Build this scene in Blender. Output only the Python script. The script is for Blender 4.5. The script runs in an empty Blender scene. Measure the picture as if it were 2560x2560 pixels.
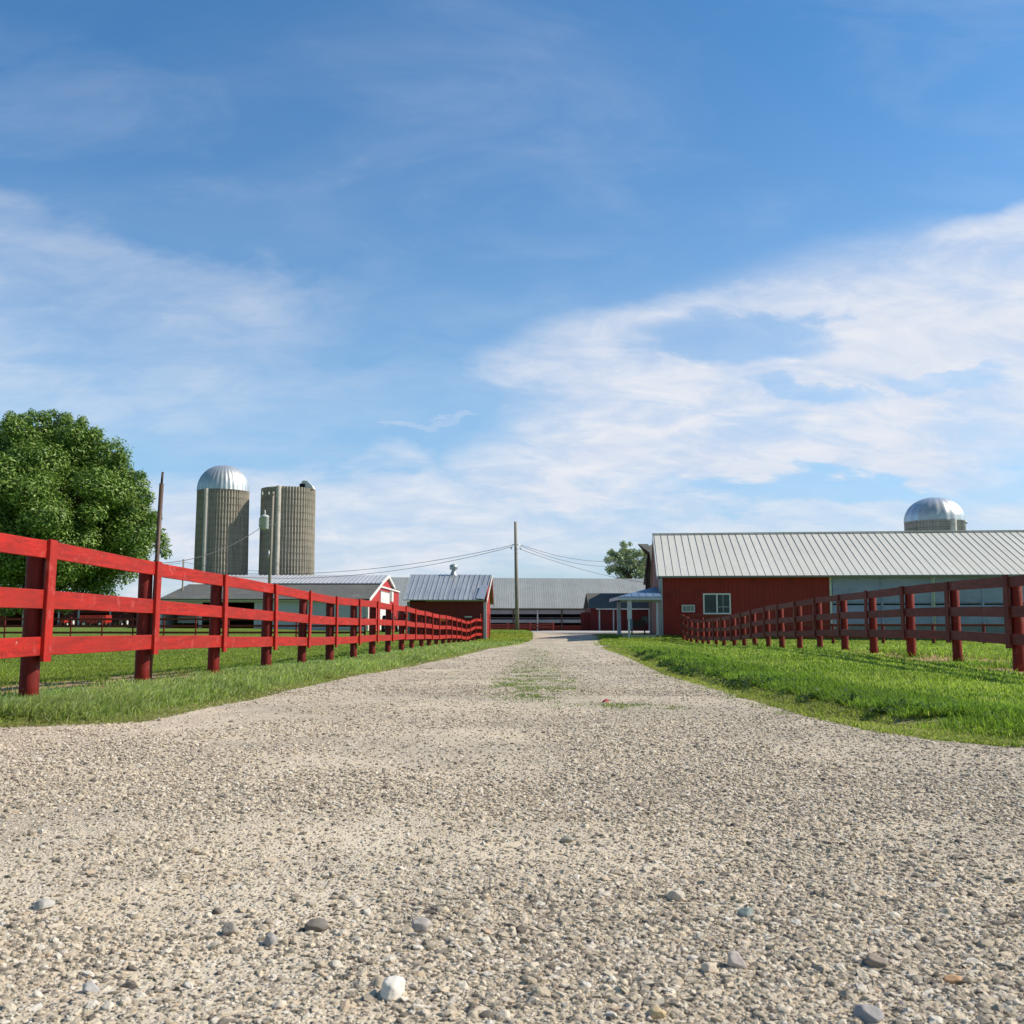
import bpy, bmesh, math, random
import numpy as np
from mathutils import Vector, Matrix
R = math.radians
random.seed(7); rng = np.random.default_rng(7)
sc = bpy.context.scene; C = sc.collection
CAMZ = 0.66; F = 2600.0; PITCH = math.atan(281/2600)
SUN_AZ, SUN_EL = R(3), R(41)

def W(px, py, Y):
    """photo pixel (2560 frame) + distance along the lane -> point in the place"""
    v = (1280-py)/F; s, c = math.sin(PITCH), math.cos(PITCH)
    zr = Y*(s+v*c)/(c-v*s)
    return Vector(((px-1280)/F*(Y*c+zr*s), Y, CAMZ+zr))
def XX(px, Y): return (px-1280)/F*Y*1.006
def ZZ(py, Y): return W(1280, py, Y).z

# ------------------------------------------------------------------ terrain functions
def interp(x, keys): return np.interp(x, [k[0] for k in keys], [k[1] for k in keys])
GL = [(-50,0),(10,0),(12,-.005),(16,-.06),(22,-.14),(30,-.16),(40,-.20),(50,-.27),(60,-.38),(64,-.30),(70,-.2),(78,0),(88,.13),(95,.1),(130,-.15),(200,-.15)]
GR = [(-50,0),(15,-.015),(20,.02),(26,.01),(30,-.06),(36,-.14),(45,-.25),(52,-.30),(55.5,-.30),(58,-.2),(59.6,.02),(80,.04),(112,.06),(130,-.12),(200,-.1)]
GF = [(-50,0),(14,-.03),(22,-.13),(40,-.22),(70,-.31),(80,-.16),(91,.12),(200,.15)]
XL = [(-50,-400),(5.6,-60),(6.0,-40),(6.5,-12),(7.0,-6),(7.57,-3.73),(7.95,-2.96),(8.9,-2.86),(11.3,-2.66),(16.1,-2.6),(23,-2.18),(29.2,-1.62),(42.5,-.92),(55,.42),(63,1.2),(72,1.5),(86,1.7),(90,1.0),(93,-11),(95,-60),(400,-400)]
XR = [(-50,400),(4.4,60),(5.0,12),(5.6,6),(6.43,3.17),(6.85,2.85),(7.3,2.66),(8.5,2.5),(10.9,2.44),(16.2,2.45),(24.5,2.85),(38,3.55),(62,4.9),(72,5.3),(80,12),(84,60),(400,400)]
def sstep(a, b, x):
    t = np.clip((x-a)/(b-a), 0, 1); return t*t*(3-2*t)
_lat = rng.random((256,256))
def vnoise(x, y, s=1.0, seed=0):
    x = np.asarray(x)*s+seed*17.3+1000; y = np.asarray(y)*s+seed*31.7+1000
    xi = np.floor(x).astype(int); yi = np.floor(y).astype(int)
    fx = x-xi; fy = y-yi; fx = fx*fx*(3-2*fx); fy = fy*fy*(3-2*fy)
    a = _lat[xi%256, yi%256]; b = _lat[(xi+1)%256, yi%256]; c = _lat[xi%256, (yi+1)%256]; d = _lat[(xi+1)%256, (yi+1)%256]
    return (a*(1-fx)+b*fx)*(1-fy)+(c*(1-fx)+d*fx)*fy
def fbm(x, y, s=1.0, seed=0, o=4):
    v = 0; a = .5
    for i in range(o): v = v+a*vnoise(x, y, s*2**i, seed+i*3); a *= .5
    return v
def Gz(x, y):
    x = np.asarray(x, float); y = np.asarray(y, float)
    gl, gr, gf = interp(y, GL), interp(y, GR), interp(y, GF)
    w = sstep(-1.5, 6, x); g = gl*(1-w)+gr*w
    wf = sstep(-5, -11, x); g = g*(1-wf)+gf*wf
    g = g+.30*sstep(-15, -24, x)*sstep(84, 96, y)
    return g
def lane(x, y):
    """positive inside the gravel lane, metres from its edge"""
    x = np.asarray(x, float); y = np.asarray(y, float)
    n = (fbm(x, y, .8, 5)-.47)*.20+(fbm(x, y, 4.5, 6, 3)-.43)*.16
    t = np.minimum(x-interp(y, XL), interp(y, XR)-x)
    sc_ = np.where(y < 7.8, .35, 1.0)
    return t*sc_+n
def ground_h(x, y):
    t = lane(x, y)
    near = np.clip(30/np.maximum(y, 1), 0, 1)
    return Gz(x, y)-.12*sstep(-.45, .15, t)+(fbm(x, y, .9, 9)-.47)*.05*near
def road_h(x, y):
    near = np.clip(12/np.maximum(y, 1), 0, 1)
    return Gz(x, y)-.075+((fbm(x, y, .8, 2)-.47)*.03+(fbm(x, y, 9, 4, 3)-.44)*.012*near)

# ------------------------------------------------------------------ object helpers
def link(o): C.objects.link(o); return o
def props(o, label=None, cat=None, group=None, kind=None):
    if label: o['label'] = label
    if cat: o['category'] = cat
    if group: o['group'] = group
    if kind: o['kind'] = kind
    return o
def thing(name, label, cat, loc=(0,0,0), group=None):
    o = bpy.data.objects.new(name, None); link(o); o.location = loc; o.empty_display_size = .3
    return props(o, label, cat, group)
def wloc(o):
    v = Vector((0,0,0))
    while o is not None: v += o.location; o = o.parent
    return v
class MB:
    def __init__(s): s.v = []; s.f = []; s.m = []; s.sm = []
    def add(s, vs, fs, mi=0, smooth=False):
        n = len(s.v); s.v += [tuple(v) for v in vs]
        for f in fs: s.f.append([n+i for i in f]); s.m.append(mi); s.sm.append(smooth)
        return s
    def box(s, a, b, mi=0):
        x0,y0,z0 = a; x1,y1,z1 = b
        x0,x1 = min(x0,x1),max(x0,x1); y0,y1 = min(y0,y1),max(y0,y1); z0,z1 = min(z0,z1),max(z0,z1)
        vs = [(x0,y0,z0),(x1,y0,z0),(x1,y1,z0),(x0,y1,z0),(x0,y0,z1),(x1,y0,z1),(x1,y1,z1),(x0,y1,z1)]
        return s.add(vs, [(0,3,2,1),(4,5,6,7),(0,1,5,4),(1,2,6,5),(2,3,7,6),(3,0,4,7)], mi)
    def beam(s, p0, p1, w, h, up=(0,0,1), mi=0, segs=1, jit=0.0, ch=.12):
        """chamfered board from p0 to p1; h across 'up', w across the side"""
        p0 = Vector(p0); p1 = Vector(p1); d = (p1-p0).normalized(); up = Vector(up)
        side = d.cross(up).normalized(); up2 = side.cross(d).normalized()
        c = min(w,h)*ch; hw, hh = w/2, h/2
        prof = [(-hw+c,-hh),(hw-c,-hh),(hw,-hh+c),(hw,hh-c),(hw-c,hh),(-hw+c,hh),(-hw,hh-c),(-hw,-hh+c)]
        vs = []
        for i in range(segs+1):
            t = i/segs; o = Vector((0,0,0))
            if jit: o = side*random.uniform(-jit,jit)+up2*random.uniform(-jit,jit)
            q = p0.lerp(p1, t)+o
            vs += [q+side*a+up2*b for a,b in prof]
        fs = [tuple(range(7,-1,-1)), tuple(range(segs*8, segs*8+8))]
        for i in range(segs):
            for k in range(8): a = i*8+k; b = i*8+(k+1)%8; fs.append((a,b,b+8,a+8))
        return s.add(vs, fs, mi)
    def tube(s, pts, r, n=8, mi=0, caps=True, smooth=True):
        pts = [Vector(p) for p in pts]; rs = r if isinstance(r,(list,tuple)) else [r]*len(pts)
        vs = []; ref = None
        for i,p in enumerate(pts):
            d = (pts[min(i+1,len(pts)-1)]-pts[max(i-1,0)]).normalized()
            if ref is None: ref = Vector((1,0,0)) if abs(d.x)<.9 else Vector((0,1,0))
            a = (ref-d*ref.dot(d)).normalized(); b = d.cross(a); ref = a
            vs += [p+a*(rs[i]*math.cos(2*math.pi*k/n))+b*(rs[i]*math.sin(2*math.pi*k/n)) for k in range(n)]
        fs = []
        for i in range(len(pts)-1):
            for k in range(n): q = i*n+k; t = i*n+(k+1)%n; fs.append((q,t,t+n,q+n))
        s.add(vs, fs, mi, smooth)
        if caps:
            m = len(s.v)-len(vs)
            s.f.append([m+k for k in range(n-1,-1,-1)]); s.m.append(mi); s.sm.append(False)
            s.f.append([m+(len(pts)-1)*n+k for k in range(n)]); s.m.append(mi); s.sm.append(False)
        return s
    def quad(s, a, b, c, d, mi=0): return s.add([a,b,c,d], [(0,1,2,3)], mi)
    def prism(s, poly, off, mi=0):
        """poly: 3-D polygon; off: extrusion vector"""
        n = len(poly); off = Vector(off); a = [Vector(p) for p in poly]
        vs = a+[p+off for p in a]
        fs = [tuple(range(n-1,-1,-1)), tuple(range(n,2*n))]+[(i,(i+1)%n,(i+1)%n+n,i+n) for i in range(n)]
        return s.add(vs, fs, mi)
    def lathe(s, cx, cy, prof, n=32, mi=0, smooth=True, mod=None):
        vs = []
        for (r,z) in prof:
            for k in range(n):
                a = 2*math.pi*k/n; rr = r*(mod(k,z) if mod else 1)
                vs.append((cx+rr*math.cos(a), cy+rr*math.sin(a), z))
        fs = []
        for i in range(len(prof)-1):
            for k in range(n): a = i*n+k; b = i*n+(k+1)%n; fs.append((a,b,b+n,a+n))
        return s.add(vs, fs, mi, smooth)
    def build(s, name, mats, parent=None, recalc=True):
        me = bpy.data.meshes.new(name)
        off = wloc(parent) if parent else Vector((0,0,0))
        me.from_pydata([(v[0]-off.x, v[1]-off.y, v[2]-off.z) for v in s.v], [], s.f)
        mats = mats if isinstance(mats,(list,tuple)) else [mats]
        for m in mats: me.materials.append(m)
        me.polygons.foreach_set('material_index', s.m); me.polygons.foreach_set('use_smooth', s.sm)
        if recalc:
            bm = bmesh.new(); bm.from_mesh(me); bmesh.ops.recalc_face_normals(bm, faces=bm.faces); bm.to_mesh(me); bm.free()
        me.update()
        o = bpy.data.objects.new(name, me); link(o)
        if parent: o.parent = parent
        return o
def np_mesh(name, verts, loops, starts, totals, mats, smooth=False, attrs=None):
    me = bpy.data.meshes.new(name); me.vertices.add(len(verts)); me.vertices.foreach_set('co', np.ascontiguousarray(verts, np.float32).ravel())
    me.loops.add(len(loops)); me.loops.foreach_set('vertex_index', np.asarray(loops, np.int32))
    me.polygons.add(len(starts)); me.polygons.foreach_set('loop_start', np.asarray(starts, np.int32))
    try: me.polygons.foreach_set('loop_total', np.asarray(totals, np.int32))
    except Exception: pass
    if smooth: me.polygons.foreach_set('use_smooth', np.ones(len(starts), bool))
    me.update(calc_edges=True); me.validate()
    for k,(typ,dat) in (attrs or {}).items():
        at = me.attributes.new(k, typ, 'POINT')
        at.data.foreach_set('color' if typ=='FLOAT_COLOR' else ('vector' if typ=='FLOAT_VECTOR' else 'value'), np.ascontiguousarray(dat, np.float32).ravel())
    for m in (mats if isinstance(mats,(list,tuple)) else [mats]): me.materials.append(m)
    o = bpy.data.objects.new(name, me); link(o); return o

# ------------------------------------------------------------------ materials
class NT:
    def __init__(s, nt): s.nt = nt; s.nt.nodes.clear()
    def n(s, t, **kw):
        nd = s.nt.nodes.new(t)
        for k,v in kw.items():
            if k[0]=='i' and k[1:].isdigit(): s.set(nd.inputs[int(k[1:])], v)
            elif k.startswith('in_'): s.set(nd.inputs[k[3:].replace('_',' ')], v)
            else: setattr(nd, k, v)
        return nd
    def set(s, inp, v):
        if isinstance(v, bpy.types.NodeSocket): s.nt.links.new(v, inp)
        elif isinstance(v, bpy.types.Node): s.nt.links.new(v.outputs[0], inp)
        else:
            if isinstance(v,(tuple,list)) and len(v)==3 and inp.type=='RGBA': v = (*v,1)
            inp.default_value = v
    def math(s, op, a, b=0.0, c=0.0, clamp=False):
        nd = s.nt.nodes.new('ShaderNodeMath'); nd.operation = op; nd.use_clamp = clamp
        s.set(nd.inputs[0], a); s.set(nd.inputs[1], b)
        if op in ('MULTIPLY_ADD','SMOOTH_MIN','SMOOTH_MAX'): s.set(nd.inputs[2], c)
        return nd.outputs[0]
    def mix(s, f, a, b, mode='MIX'):
        nd = s.nt.nodes.new('ShaderNodeMix'); nd.data_type='RGBA'; nd.blend_type=mode
        s.set(nd.inputs[0], f); s.set(nd.inputs[6], a); s.set(nd.inputs[7], b); return nd.outputs[2]
    def ramp(s, f, stops, interp='LINEAR'):
        nd = s.nt.nodes.new('ShaderNodeValToRGB'); s.set(nd.inputs[0], f); cr = nd.color_ramp; cr.interpolation = interp
        while len(cr.elements) < len(stops): cr.elements.new(.5)
        for e,(p,c) in zip(cr.elements, stops): e.position = p; e.color = (*c,1) if isinstance(c,(tuple,list)) else (c,c,c,1)
        return nd.outputs[0]
    def coord(s, scale=(1,1,1), kind='Object', rot=(0,0,0)):
        tc = s.nt.nodes.new('ShaderNodeTexCoord'); mp = s.nt.nodes.new('ShaderNodeMapping')
        s.nt.links.new(tc.outputs[kind], mp.inputs[0]); mp.inputs['Scale'].default_value = scale; mp.inputs['Rotation'].default_value = rot
        return mp.outputs[0]
    def noise(s, vec, scale=5, detail=5, rough=.55, dist=0):
        nd = s.nt.nodes.new('ShaderNodeTexNoise'); s.set(nd.inputs['Vector'], vec); nd.inputs['Scale'].default_value=scale
        nd.inputs['Detail'].default_value=detail; nd.inputs['Roughness'].default_value=rough; nd.inputs['Distortion'].default_value=dist
        return nd.outputs[0]
    def sstep(s, x, a, b):
        nd = s.nt.nodes.new('ShaderNodeMapRange'); nd.interpolation_type='SMOOTHSTEP'; s.set(nd.inputs[0], x)
        nd.inputs[1].default_value=a; nd.inputs[2].default_value=b; nd.inputs[3].default_value=0; nd.inputs[4].default_value=1; return nd.outputs[0]
    def bsdf(s, col, rough=.7, metal=0, height=None, bstr=.3, bdist=.01, spec=.4, extra=None):
        b = s.n('ShaderNodeBsdfPrincipled'); s.set(b.inputs['Base Color'], col); s.set(b.inputs['Roughness'], rough); s.set(b.inputs['Metallic'], metal)
        b.inputs['Specular IOR Level'].default_value = spec
        if height is not None:
            bp = s.n('ShaderNodeBump'); bp.inputs['Strength'].default_value=bstr; bp.inputs['Distance'].default_value=bdist
            s.set(bp.inputs['Height'], height); s.set(b.inputs['Normal'], bp.outputs[0])
        out = s.n('ShaderNodeOutputMaterial'); s.nt.links.new(b.outputs[0], out.inputs[0]); return b, out
def newmat(name):
    m = bpy.data.materials.new(name); m.use_nodes = True; return m, NT(m.node_tree)
def basic(name, c1, c2=None, scale=3, stretch=(1,1,1), rough=.7, metal=0, bump=.2, bdist=.01, detail=6, lo=.3, hi=.7, spec=.4, dirt=None, dscale=1.2):
    m, t = newmat(name); v = t.coord(stretch)
    n = t.noise(v, scale, detail, .6)
    col = t.ramp(n, [(lo, c1), (hi, c2 or tuple(min(1,x*1.2) for x in c1))])
    if dirt:
        d = t.noise(t.coord((1,1,1)), dscale, 6, .65); col = t.mix(t.math('MULTIPLY', t.sstep(d, .5, .72), .75), col, dirt)
    t.bsdf(col, rough, metal, n, bump, bdist, spec); return m
def redpaint(name, base, dark, stretch, chips=.645, wear=(.52,.26,.20), dull=.5):
    """weathered red paint on timber; grain follows the long axis"""
    m, t = newmat(name); v = t.coord(stretch)
    g = t.noise(v, 9, 8, .65, .4); p = t.noise(t.coord((1,1,1)), 1.7, 5, .6); q = t.noise(t.coord((1,1,1)), 14, 6, .7)
    col = t.mix(t.sstep(g, .35, .62), dark, base)
    col = t.mix(t.math('MULTIPLY', t.sstep(p, .40, .66), dull), col, tuple(a*.62+b for a,b in zip(base,(.0,.012,.010))))
    cr = t.noise(v, 26, 4, .75, 1.5)
    col = t.mix(t.math('MULTIPLY', t.sstep(cr, .58, .68), .8), col, (.06,.007,.006))
    col = t.mix(t.math('MULTIPLY', t.sstep(q, chips, chips+.05), .8), col, wear)
    oi = t.n('ShaderNodeObjectInfo'); col = t.mix(t.math('MULTIPLY', oi.outputs['Random'], .38), col, tuple(a*.55+.008 for a in base))
    fl_ = t.noise(t.coord((1,1,1)), 5.5, 7, .75); col = t.mix(t.math('MULTIPLY', t.sstep(fl_, .57, .64), .7), col, tuple(a*.8+.06 for a in base))
    h = t.math('ADD', g, t.math('MULTIPLY', cr, -.6))
    t.bsdf(col, t.math('MULTIPLY_ADD', p, .25, .55), 0, h, .35, .006, .35); return m
M = {}
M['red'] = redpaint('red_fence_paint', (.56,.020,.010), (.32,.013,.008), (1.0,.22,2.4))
M['redpost'] = redpaint('red_post_paint', (.27,.013,.009), (.13,.009,.007), (2.2,2.2,.25))
M['redlath'] = redpaint('red_batten_paint', (.58,.022,.011), (.36,.014,.009), (2.2,2.2,.25))
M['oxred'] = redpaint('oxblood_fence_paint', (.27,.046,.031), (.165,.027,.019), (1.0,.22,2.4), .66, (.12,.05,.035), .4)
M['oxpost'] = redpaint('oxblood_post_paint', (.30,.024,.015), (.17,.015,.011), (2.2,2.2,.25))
M['brownpipe'] = basic('rusty_brown_pipe', (.075,.045,.035), (.13,.085,.065), 8, rough=.55, metal=.3)
M['polewood'] = basic('weathered_pole_wood', (.22,.20,.17), (.36,.33,.29), 5, (3,3,.2), rough=.9, bump=.5)
M['poledark'] = basic('dark_pole_wood', (.07,.055,.045), (.12,.10,.085), 5, (3,3,.2), rough=.9, bump=.5)
M['whitetrim'] = basic('white_trim_paint', (.68,.68,.66), (.80,.80,.78), 3, rough=.55, dirt=(.5,.49,.45))
M['shadetrim'] = basic('shade_tinted_white_trim', (.50,.54,.66), (.62,.65,.75), 3, rough=.5)  # white trim with the blue cast of shade put into its colour
M['greywall'] = basic('grey_white_cladding', (.58,.58,.62), (.66,.66,.70), 1.2, rough=.6, dirt=(.42,.44,.46))
M['garage'] = basic('pale_garage_door', (.54,.56,.68), (.62,.63,.74), 2, rough=.5)
M['dark'] = basic('dark_interior', (.010,.009,.009), (.02,.018,.017), 2, rough=.9)  # near-black colour stands in for unlit insides
M['black'] = basic('black_rubber', (.012,.012,.013), (.02,.02,.02), 6, rough=.8)
M['glass'] = basic('window_glass', (.02,.04,.06), (.05,.085,.12), .8, rough=.12, bump=0, spec=.4)
M['steel'] = basic('galvanised_steel', (.42,.44,.46), (.55,.57,.59), 3, rough=.42, metal=.6, bump=.05)
M['transformer'] = basic('transformer_grey_paint', (.55,.58,.60), (.62,.65,.67), 3, rough=.4)
M['wire'] = basic('wire_aluminium', (.10,.10,.11), (.14,.14,.15), 3, rough=.6)
M['blueroof'] = basic('blue_roof_metal', (.12,.19,.31), (.17,.25,.38), 1.5, rough=.4, bump=.05)
M['soffit'] = basic('grey_green_soffit', (.22,.25,.24), (.28,.31,.30), 2, rough=.7)
M['shingle'] = basic('weathered_dark_shingle', (.085,.088,.085), (.16,.16,.15), 3.5, (1,1,3), rough=.95, bump=.4, bdist=.03, dirt=(.20,.20,.17), dscale=.35)
M['farcurtain'] = basic('dull_barn_curtain', (.27,.29,.35), (.36,.38,.44), 1.2, rough=.7)
M['winwhite'] = basic('bright_white_window_frame', (.88,.88,.90), (.92,.92,.94), 3, rough=.4)
M['concrete'] = basic('yard_concrete', (.42,.40,.38), (.52,.50,.47), 1.2, rough=.9)
M['orange'] = basic('orange_plastic', (.75,.20,.03), (.85,.26,.04), 3, rough=.5)
M['wagonred'] = basic('bright_red_enamel', (.40,.02,.015), (.48,.03,.02), 2, rough=.35)
M['carwhite'] = basic('white_car_paint', (.62,.64,.66), (.7,.72,.74), 2, rough=.25)
M['bark'] = basic('tree_bark', (.07,.055,.04), (.15,.12,.09), 4, (3,3,.5), rough=.95, bump=.8, bdist=.03)

def roofmat(name, c1, c2, axis_dir, spacing, rough=.5, metal=.35, streak=(.30,.29,.27), amt=.5, ribk=1.0):
    """metal sheet with corrugation ribs across 'axis_dir' and stains running down the slope"""
    m, t = newmat(name); v = t.coord((1,1,1))
    d = t.n('ShaderNodeVectorMath', operation='DOT_PRODUCT', i0=v, i1=axis_dir).outputs['Value']
    ph = t.math('MULTIPLY', d, 2*math.pi/spacing); w = t.math('SINE', ph)
    rib = t.sstep(w, .55, .95)
    n1 = t.noise(t.coord((1,1,1)), .5, 6, .6)
    sheet = t.n('ShaderNodeTexWhiteNoise', noise_dimensions='1D'); t.set(sheet.inputs['W'], t.math('FLOOR', t.math('DIVIDE', d, spacing*3)))
    col = t.mix(n1, c1, c2)
    col = t.mix(t.math('MULTIPLY', sheet.outputs[0], .22), col, streak)
    st = t.noise(t.coord((2.2*abs(axis_dir[0])+.12, 2.2*abs(axis_dir[1])+.12, .12)), 2.5, 5, .7)
    col = t.mix(t.math('MULTIPLY', t.sstep(st, .5, .72), amt), col, streak)
    t.bsdf(col, t.math('MULTIPLY_ADD', n1, .2, rough-.1), metal, t.math('ADD', t.math('MULTIPLY', rib, ribk), t.math('MULTIPLY', n1, .3)), .5, .03); return m
def siding(name, base, dark, axis_dir, spacing, dirt=None):
    m, t = newmat(name); v = t.coord((1,1,1))
    d = t.n('ShaderNodeVectorMath', operation='DOT_PRODUCT', i0=v, i1=axis_dir).outputs['Value']
    fr = t.math('FRACT', t.math('DIVIDE', d, spacing)); groove = t.math('LESS_THAN', fr, .10)
    n = t.noise(t.coord((1,1,1)), 1.1, 6, .6); n2 = t.noise(t.coord((3,3,.3)), 3, 5, .6)
    wn = t.n('ShaderNodeTexWhiteNoise', noise_dimensions='1D'); t.set(wn.inputs['W'], t.math('FLOOR', t.math('DIVIDE', d, spacing)))
    f = t.math('ADD', t.math('MULTIPLY', n2, .6), t.math('MULTIPLY', wn.outputs[0], .4))
    col = t.mix(f, base, dark); col = t.mix(t.math('MULTIPLY', groove, .65), col, tuple(x*.35 for x in dark))
    if dirt: col = t.mix(t.math('MULTIPLY', t.sstep(n, .52, .7), .5), col, dirt)
    t.bsdf(col, .62, 0, t.math('SUBTRACT', 1.0, groove), .4, .015); return m
BU = (math.cos(R(6)), -math.sin(R(6)), 0); BV = (math.sin(R(6)), math.cos(R(6)), 0)
M['barnroof'] = roofmat('pale_metal_barn_roof', (.64,.63,.59), (.74,.73,.69), BU, .43, .6, .0, (.52,.50,.44), .5, .0)
M['seam'] = basic('roof_seam_grey', (.30,.30,.28), (.40,.40,.38), 3, rough=.7, bump=0)
M['shedroof'] = roofmat('galvanised_shed_roof', (.33,.35,.38), (.52,.54,.57), (1,0,0), .22, .45, .35, (.20,.21,.24), .6)
M['farroof'] = roofmat('weathered_grey_roof', (.32,.34,.34), (.44,.46,.45), (1,0,0), .30, .6, .25, (.24,.25,.24), .55)
M['whiteroof'] = roofmat('pale_ribbed_roof', (.48,.49,.53), (.58,.59,.62), (1,0,0), .40, .5, .25, (.36,.36,.40), .3)
M['domemetal'] = basic('dome_galvanised', (.62,.63,.64), (.80,.81,.81), 1.3, rough=.40, metal=.68, bump=.05)
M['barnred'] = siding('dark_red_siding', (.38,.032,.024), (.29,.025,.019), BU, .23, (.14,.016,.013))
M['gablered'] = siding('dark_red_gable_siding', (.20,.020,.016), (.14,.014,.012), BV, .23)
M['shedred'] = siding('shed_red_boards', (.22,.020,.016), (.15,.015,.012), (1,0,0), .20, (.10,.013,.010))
M['shedlit'] = siding('sunlit_shed_side_red', (.50,.030,.020), (.36,.022,.016), (0,1,0), .20)  # brighter copy of the shed red; sunlight on this end is in the colour
M['brightside'] = siding('bright_red_clapboard', (.52,.028,.022), (.42,.024,.018), (0,0,1), .22)
M['curtain'] = basic('blue_grey_side_curtain', (.33,.37,.56), (.44,.48,.67), 1.2, (.7,.7,2.5), rough=.6, bump=.5, bdist=.04, dirt=(.25,.26,.38), dscale=.8)

def stave(name, c1, c2, stain):
    m, t = newmat(name); v = t.coord((1,1,1))
    n = t.noise(v, 1.6, 7, .7); n2 = t.noise(t.coord((2,2,.12)), 2.2, 6, .7); n3 = t.noise(v, .35, 3, .5)
    sx = t.n('ShaderNodeSeparateXYZ', i0=v)
    row = t.math('FRACT', t.math('DIVIDE', sx.outputs[2], .76)); ln = t.math('LESS_THAN', row, .07)
    col = t.mix(n, c1, c2); col = t.mix(t.math('MULTIPLY', t.sstep(n2, .45, .72), .8), col, stain)
    col = t.mix(t.math('MULTIPLY', ln, .5), col, tuple(x*.4 for x in stain)); col = t.mix(t.math('MULTIPLY', n3, .35), col, stain)
    t.bsdf(col, .92, 0, n, .5, .04, .2); return m
M['stave'] = stave('concrete_staves', (.34,.305,.25), (.54,.49,.41), (.15,.13,.105))
M['stavepale'] = stave('whitewashed_staves', (.60,.60,.58), (.48,.48,.47), (.16,.16,.16))
M['chute'] = basic('chute_concrete', (.50,.47,.42), (.62,.58,.52), 1.5, (1,1,.3), rough=.85, dirt=(.3,.27,.23))

# gravel -------------------------------------------------------------------
def gravel_mat():
    m, t = newmat('limestone_gravel'); v = t.coord((1,1,1))
    big = t.noise(v, .6, 5, .6); mid = t.noise(v, 6, 6, .65); fine = t.noise(v, 90, 4, .7)
    def vor(scale):
        a = t.n('ShaderNodeTexVoronoi', feature='F1'); t.set(a.inputs['Vector'], v); a.inputs['Scale'].default_value = scale; return a
    a = vor(95); b = vor(38)
    sa = t.n('ShaderNodeSeparateColor', i0=a.outputs['Color']); sb = t.n('ShaderNodeSeparateColor', i0=b.outputs['Color'])
    mid2 = t.noise(t.coord((1,.55,1),rot=(0,0,.3)), 2.6, 6, .7); tr = t.noise(t.coord((1.6,.10,1)), 1.0, 4, .6)
    sand = t.mix(mid, (.62,.51,.375), (.79,.67,.51)); sand = t.mix(t.math('MULTIPLY', t.sstep(mid2, .45, .65), .35), sand, (.50,.435,.35)); sand = t.mix(t.math('MULTIPLY', t.sstep(tr, .5, .7), .30), sand, (.86,.78,.65))
    stone = t.ramp(sa.outputs[0], [(0,(.17,.145,.12)),(.22,(.46,.40,.32)),(.55,(.76,.67,.55)),(.85,(.88,.80,.69)),(1,(.93,.90,.84))])
    stoneb = t.ramp(sb.outputs[1], [(0,(.20,.175,.15)),(.3,(.46,.40,.32)),(.7,(.68,.59,.48)),(1,(.84,.78,.68))])
    ina = t.math('SUBTRACT', 1.0, t.sstep(a.outputs[0], .30, .55)); ma = t.math('MULTIPLY', ina, t.sstep(sa.outputs[1], .35, .5))
    inb = t.math('SUBTRACT', 1.0, t.sstep(b.outputs[0], .25, .45)); mb_ = t.math('MULTIPLY', inb, t.sstep(sb.outputs[2], .62, .7))
    col = t.mix(ma, sand, stone); col = t.mix(mb_, col, stoneb)
    gap_shade = t.math('MULTIPLY', t.sstep(a.outputs[0], .48, .68), t.sstep(big, .40, .6))
    col = t.mix(t.math('MULTIPLY', gap_shade, .6), col, (.16,.135,.105))  # shadow between the stones painted in as darker gaps
    col = t.mix(t.math('MULTIPLY', t.sstep(big, .42, .7), .40), col, t.mix(.5, col, (.40,.37,.34)))
    at = t.n('ShaderNodeAttribute', attribute_name='moss')
    mm = t.math('MULTIPLY', at.outputs['Fac'], t.sstep(t.math('ADD', t.noise(t.coord((1.2,.7,1)), 7, 6, .75), t.math('MULTIPLY', at.outputs['Fac'], .25)), .5, .72))
    col = t.mix(t.math('MULTIPLY', mm, .5), col, (.36,.38,.21))
    h = t.math('ADD', t.math('MULTIPLY', ma, t.math('SUBTRACT', 1.0, a.outputs[0])), t.math('ADD', t.math('MULTIPLY', mb_, 1.8), t.math('MULTIPLY', fine, .35)))
    t.bsdf(col, .93, 0, h, 1.0, .007, .2); return m
M['gravel'] = gravel_mat()
def stone_mat(name='loose_stone'):
    m, t = newmat(name)
    oi = t.n('ShaderNodeObjectInfo'); v = t.coord((1,1,1))
    n = t.noise(v, 1.5, 6, .7)
    col = t.ramp(oi.outputs['Random'], [(0,(.16,.135,.115)),(.12,(.28,.24,.20)),(.25,(.50,.425,.33)),(.5,(.70,.585,.44)),(.75,(.80,.69,.545)),(.92,(.86,.79,.69)),(.97,(.58,.43,.29)),(1,(.86,.82,.76))])
    col = t.mix(t.math('MULTIPLY', n, .5), col, t.mix(.5, col, (.25,.22,.19)))
    t.bsdf(col, .85, 0, n, .4, .08, .3); return m
M['stone'] = stone_mat()
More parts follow.
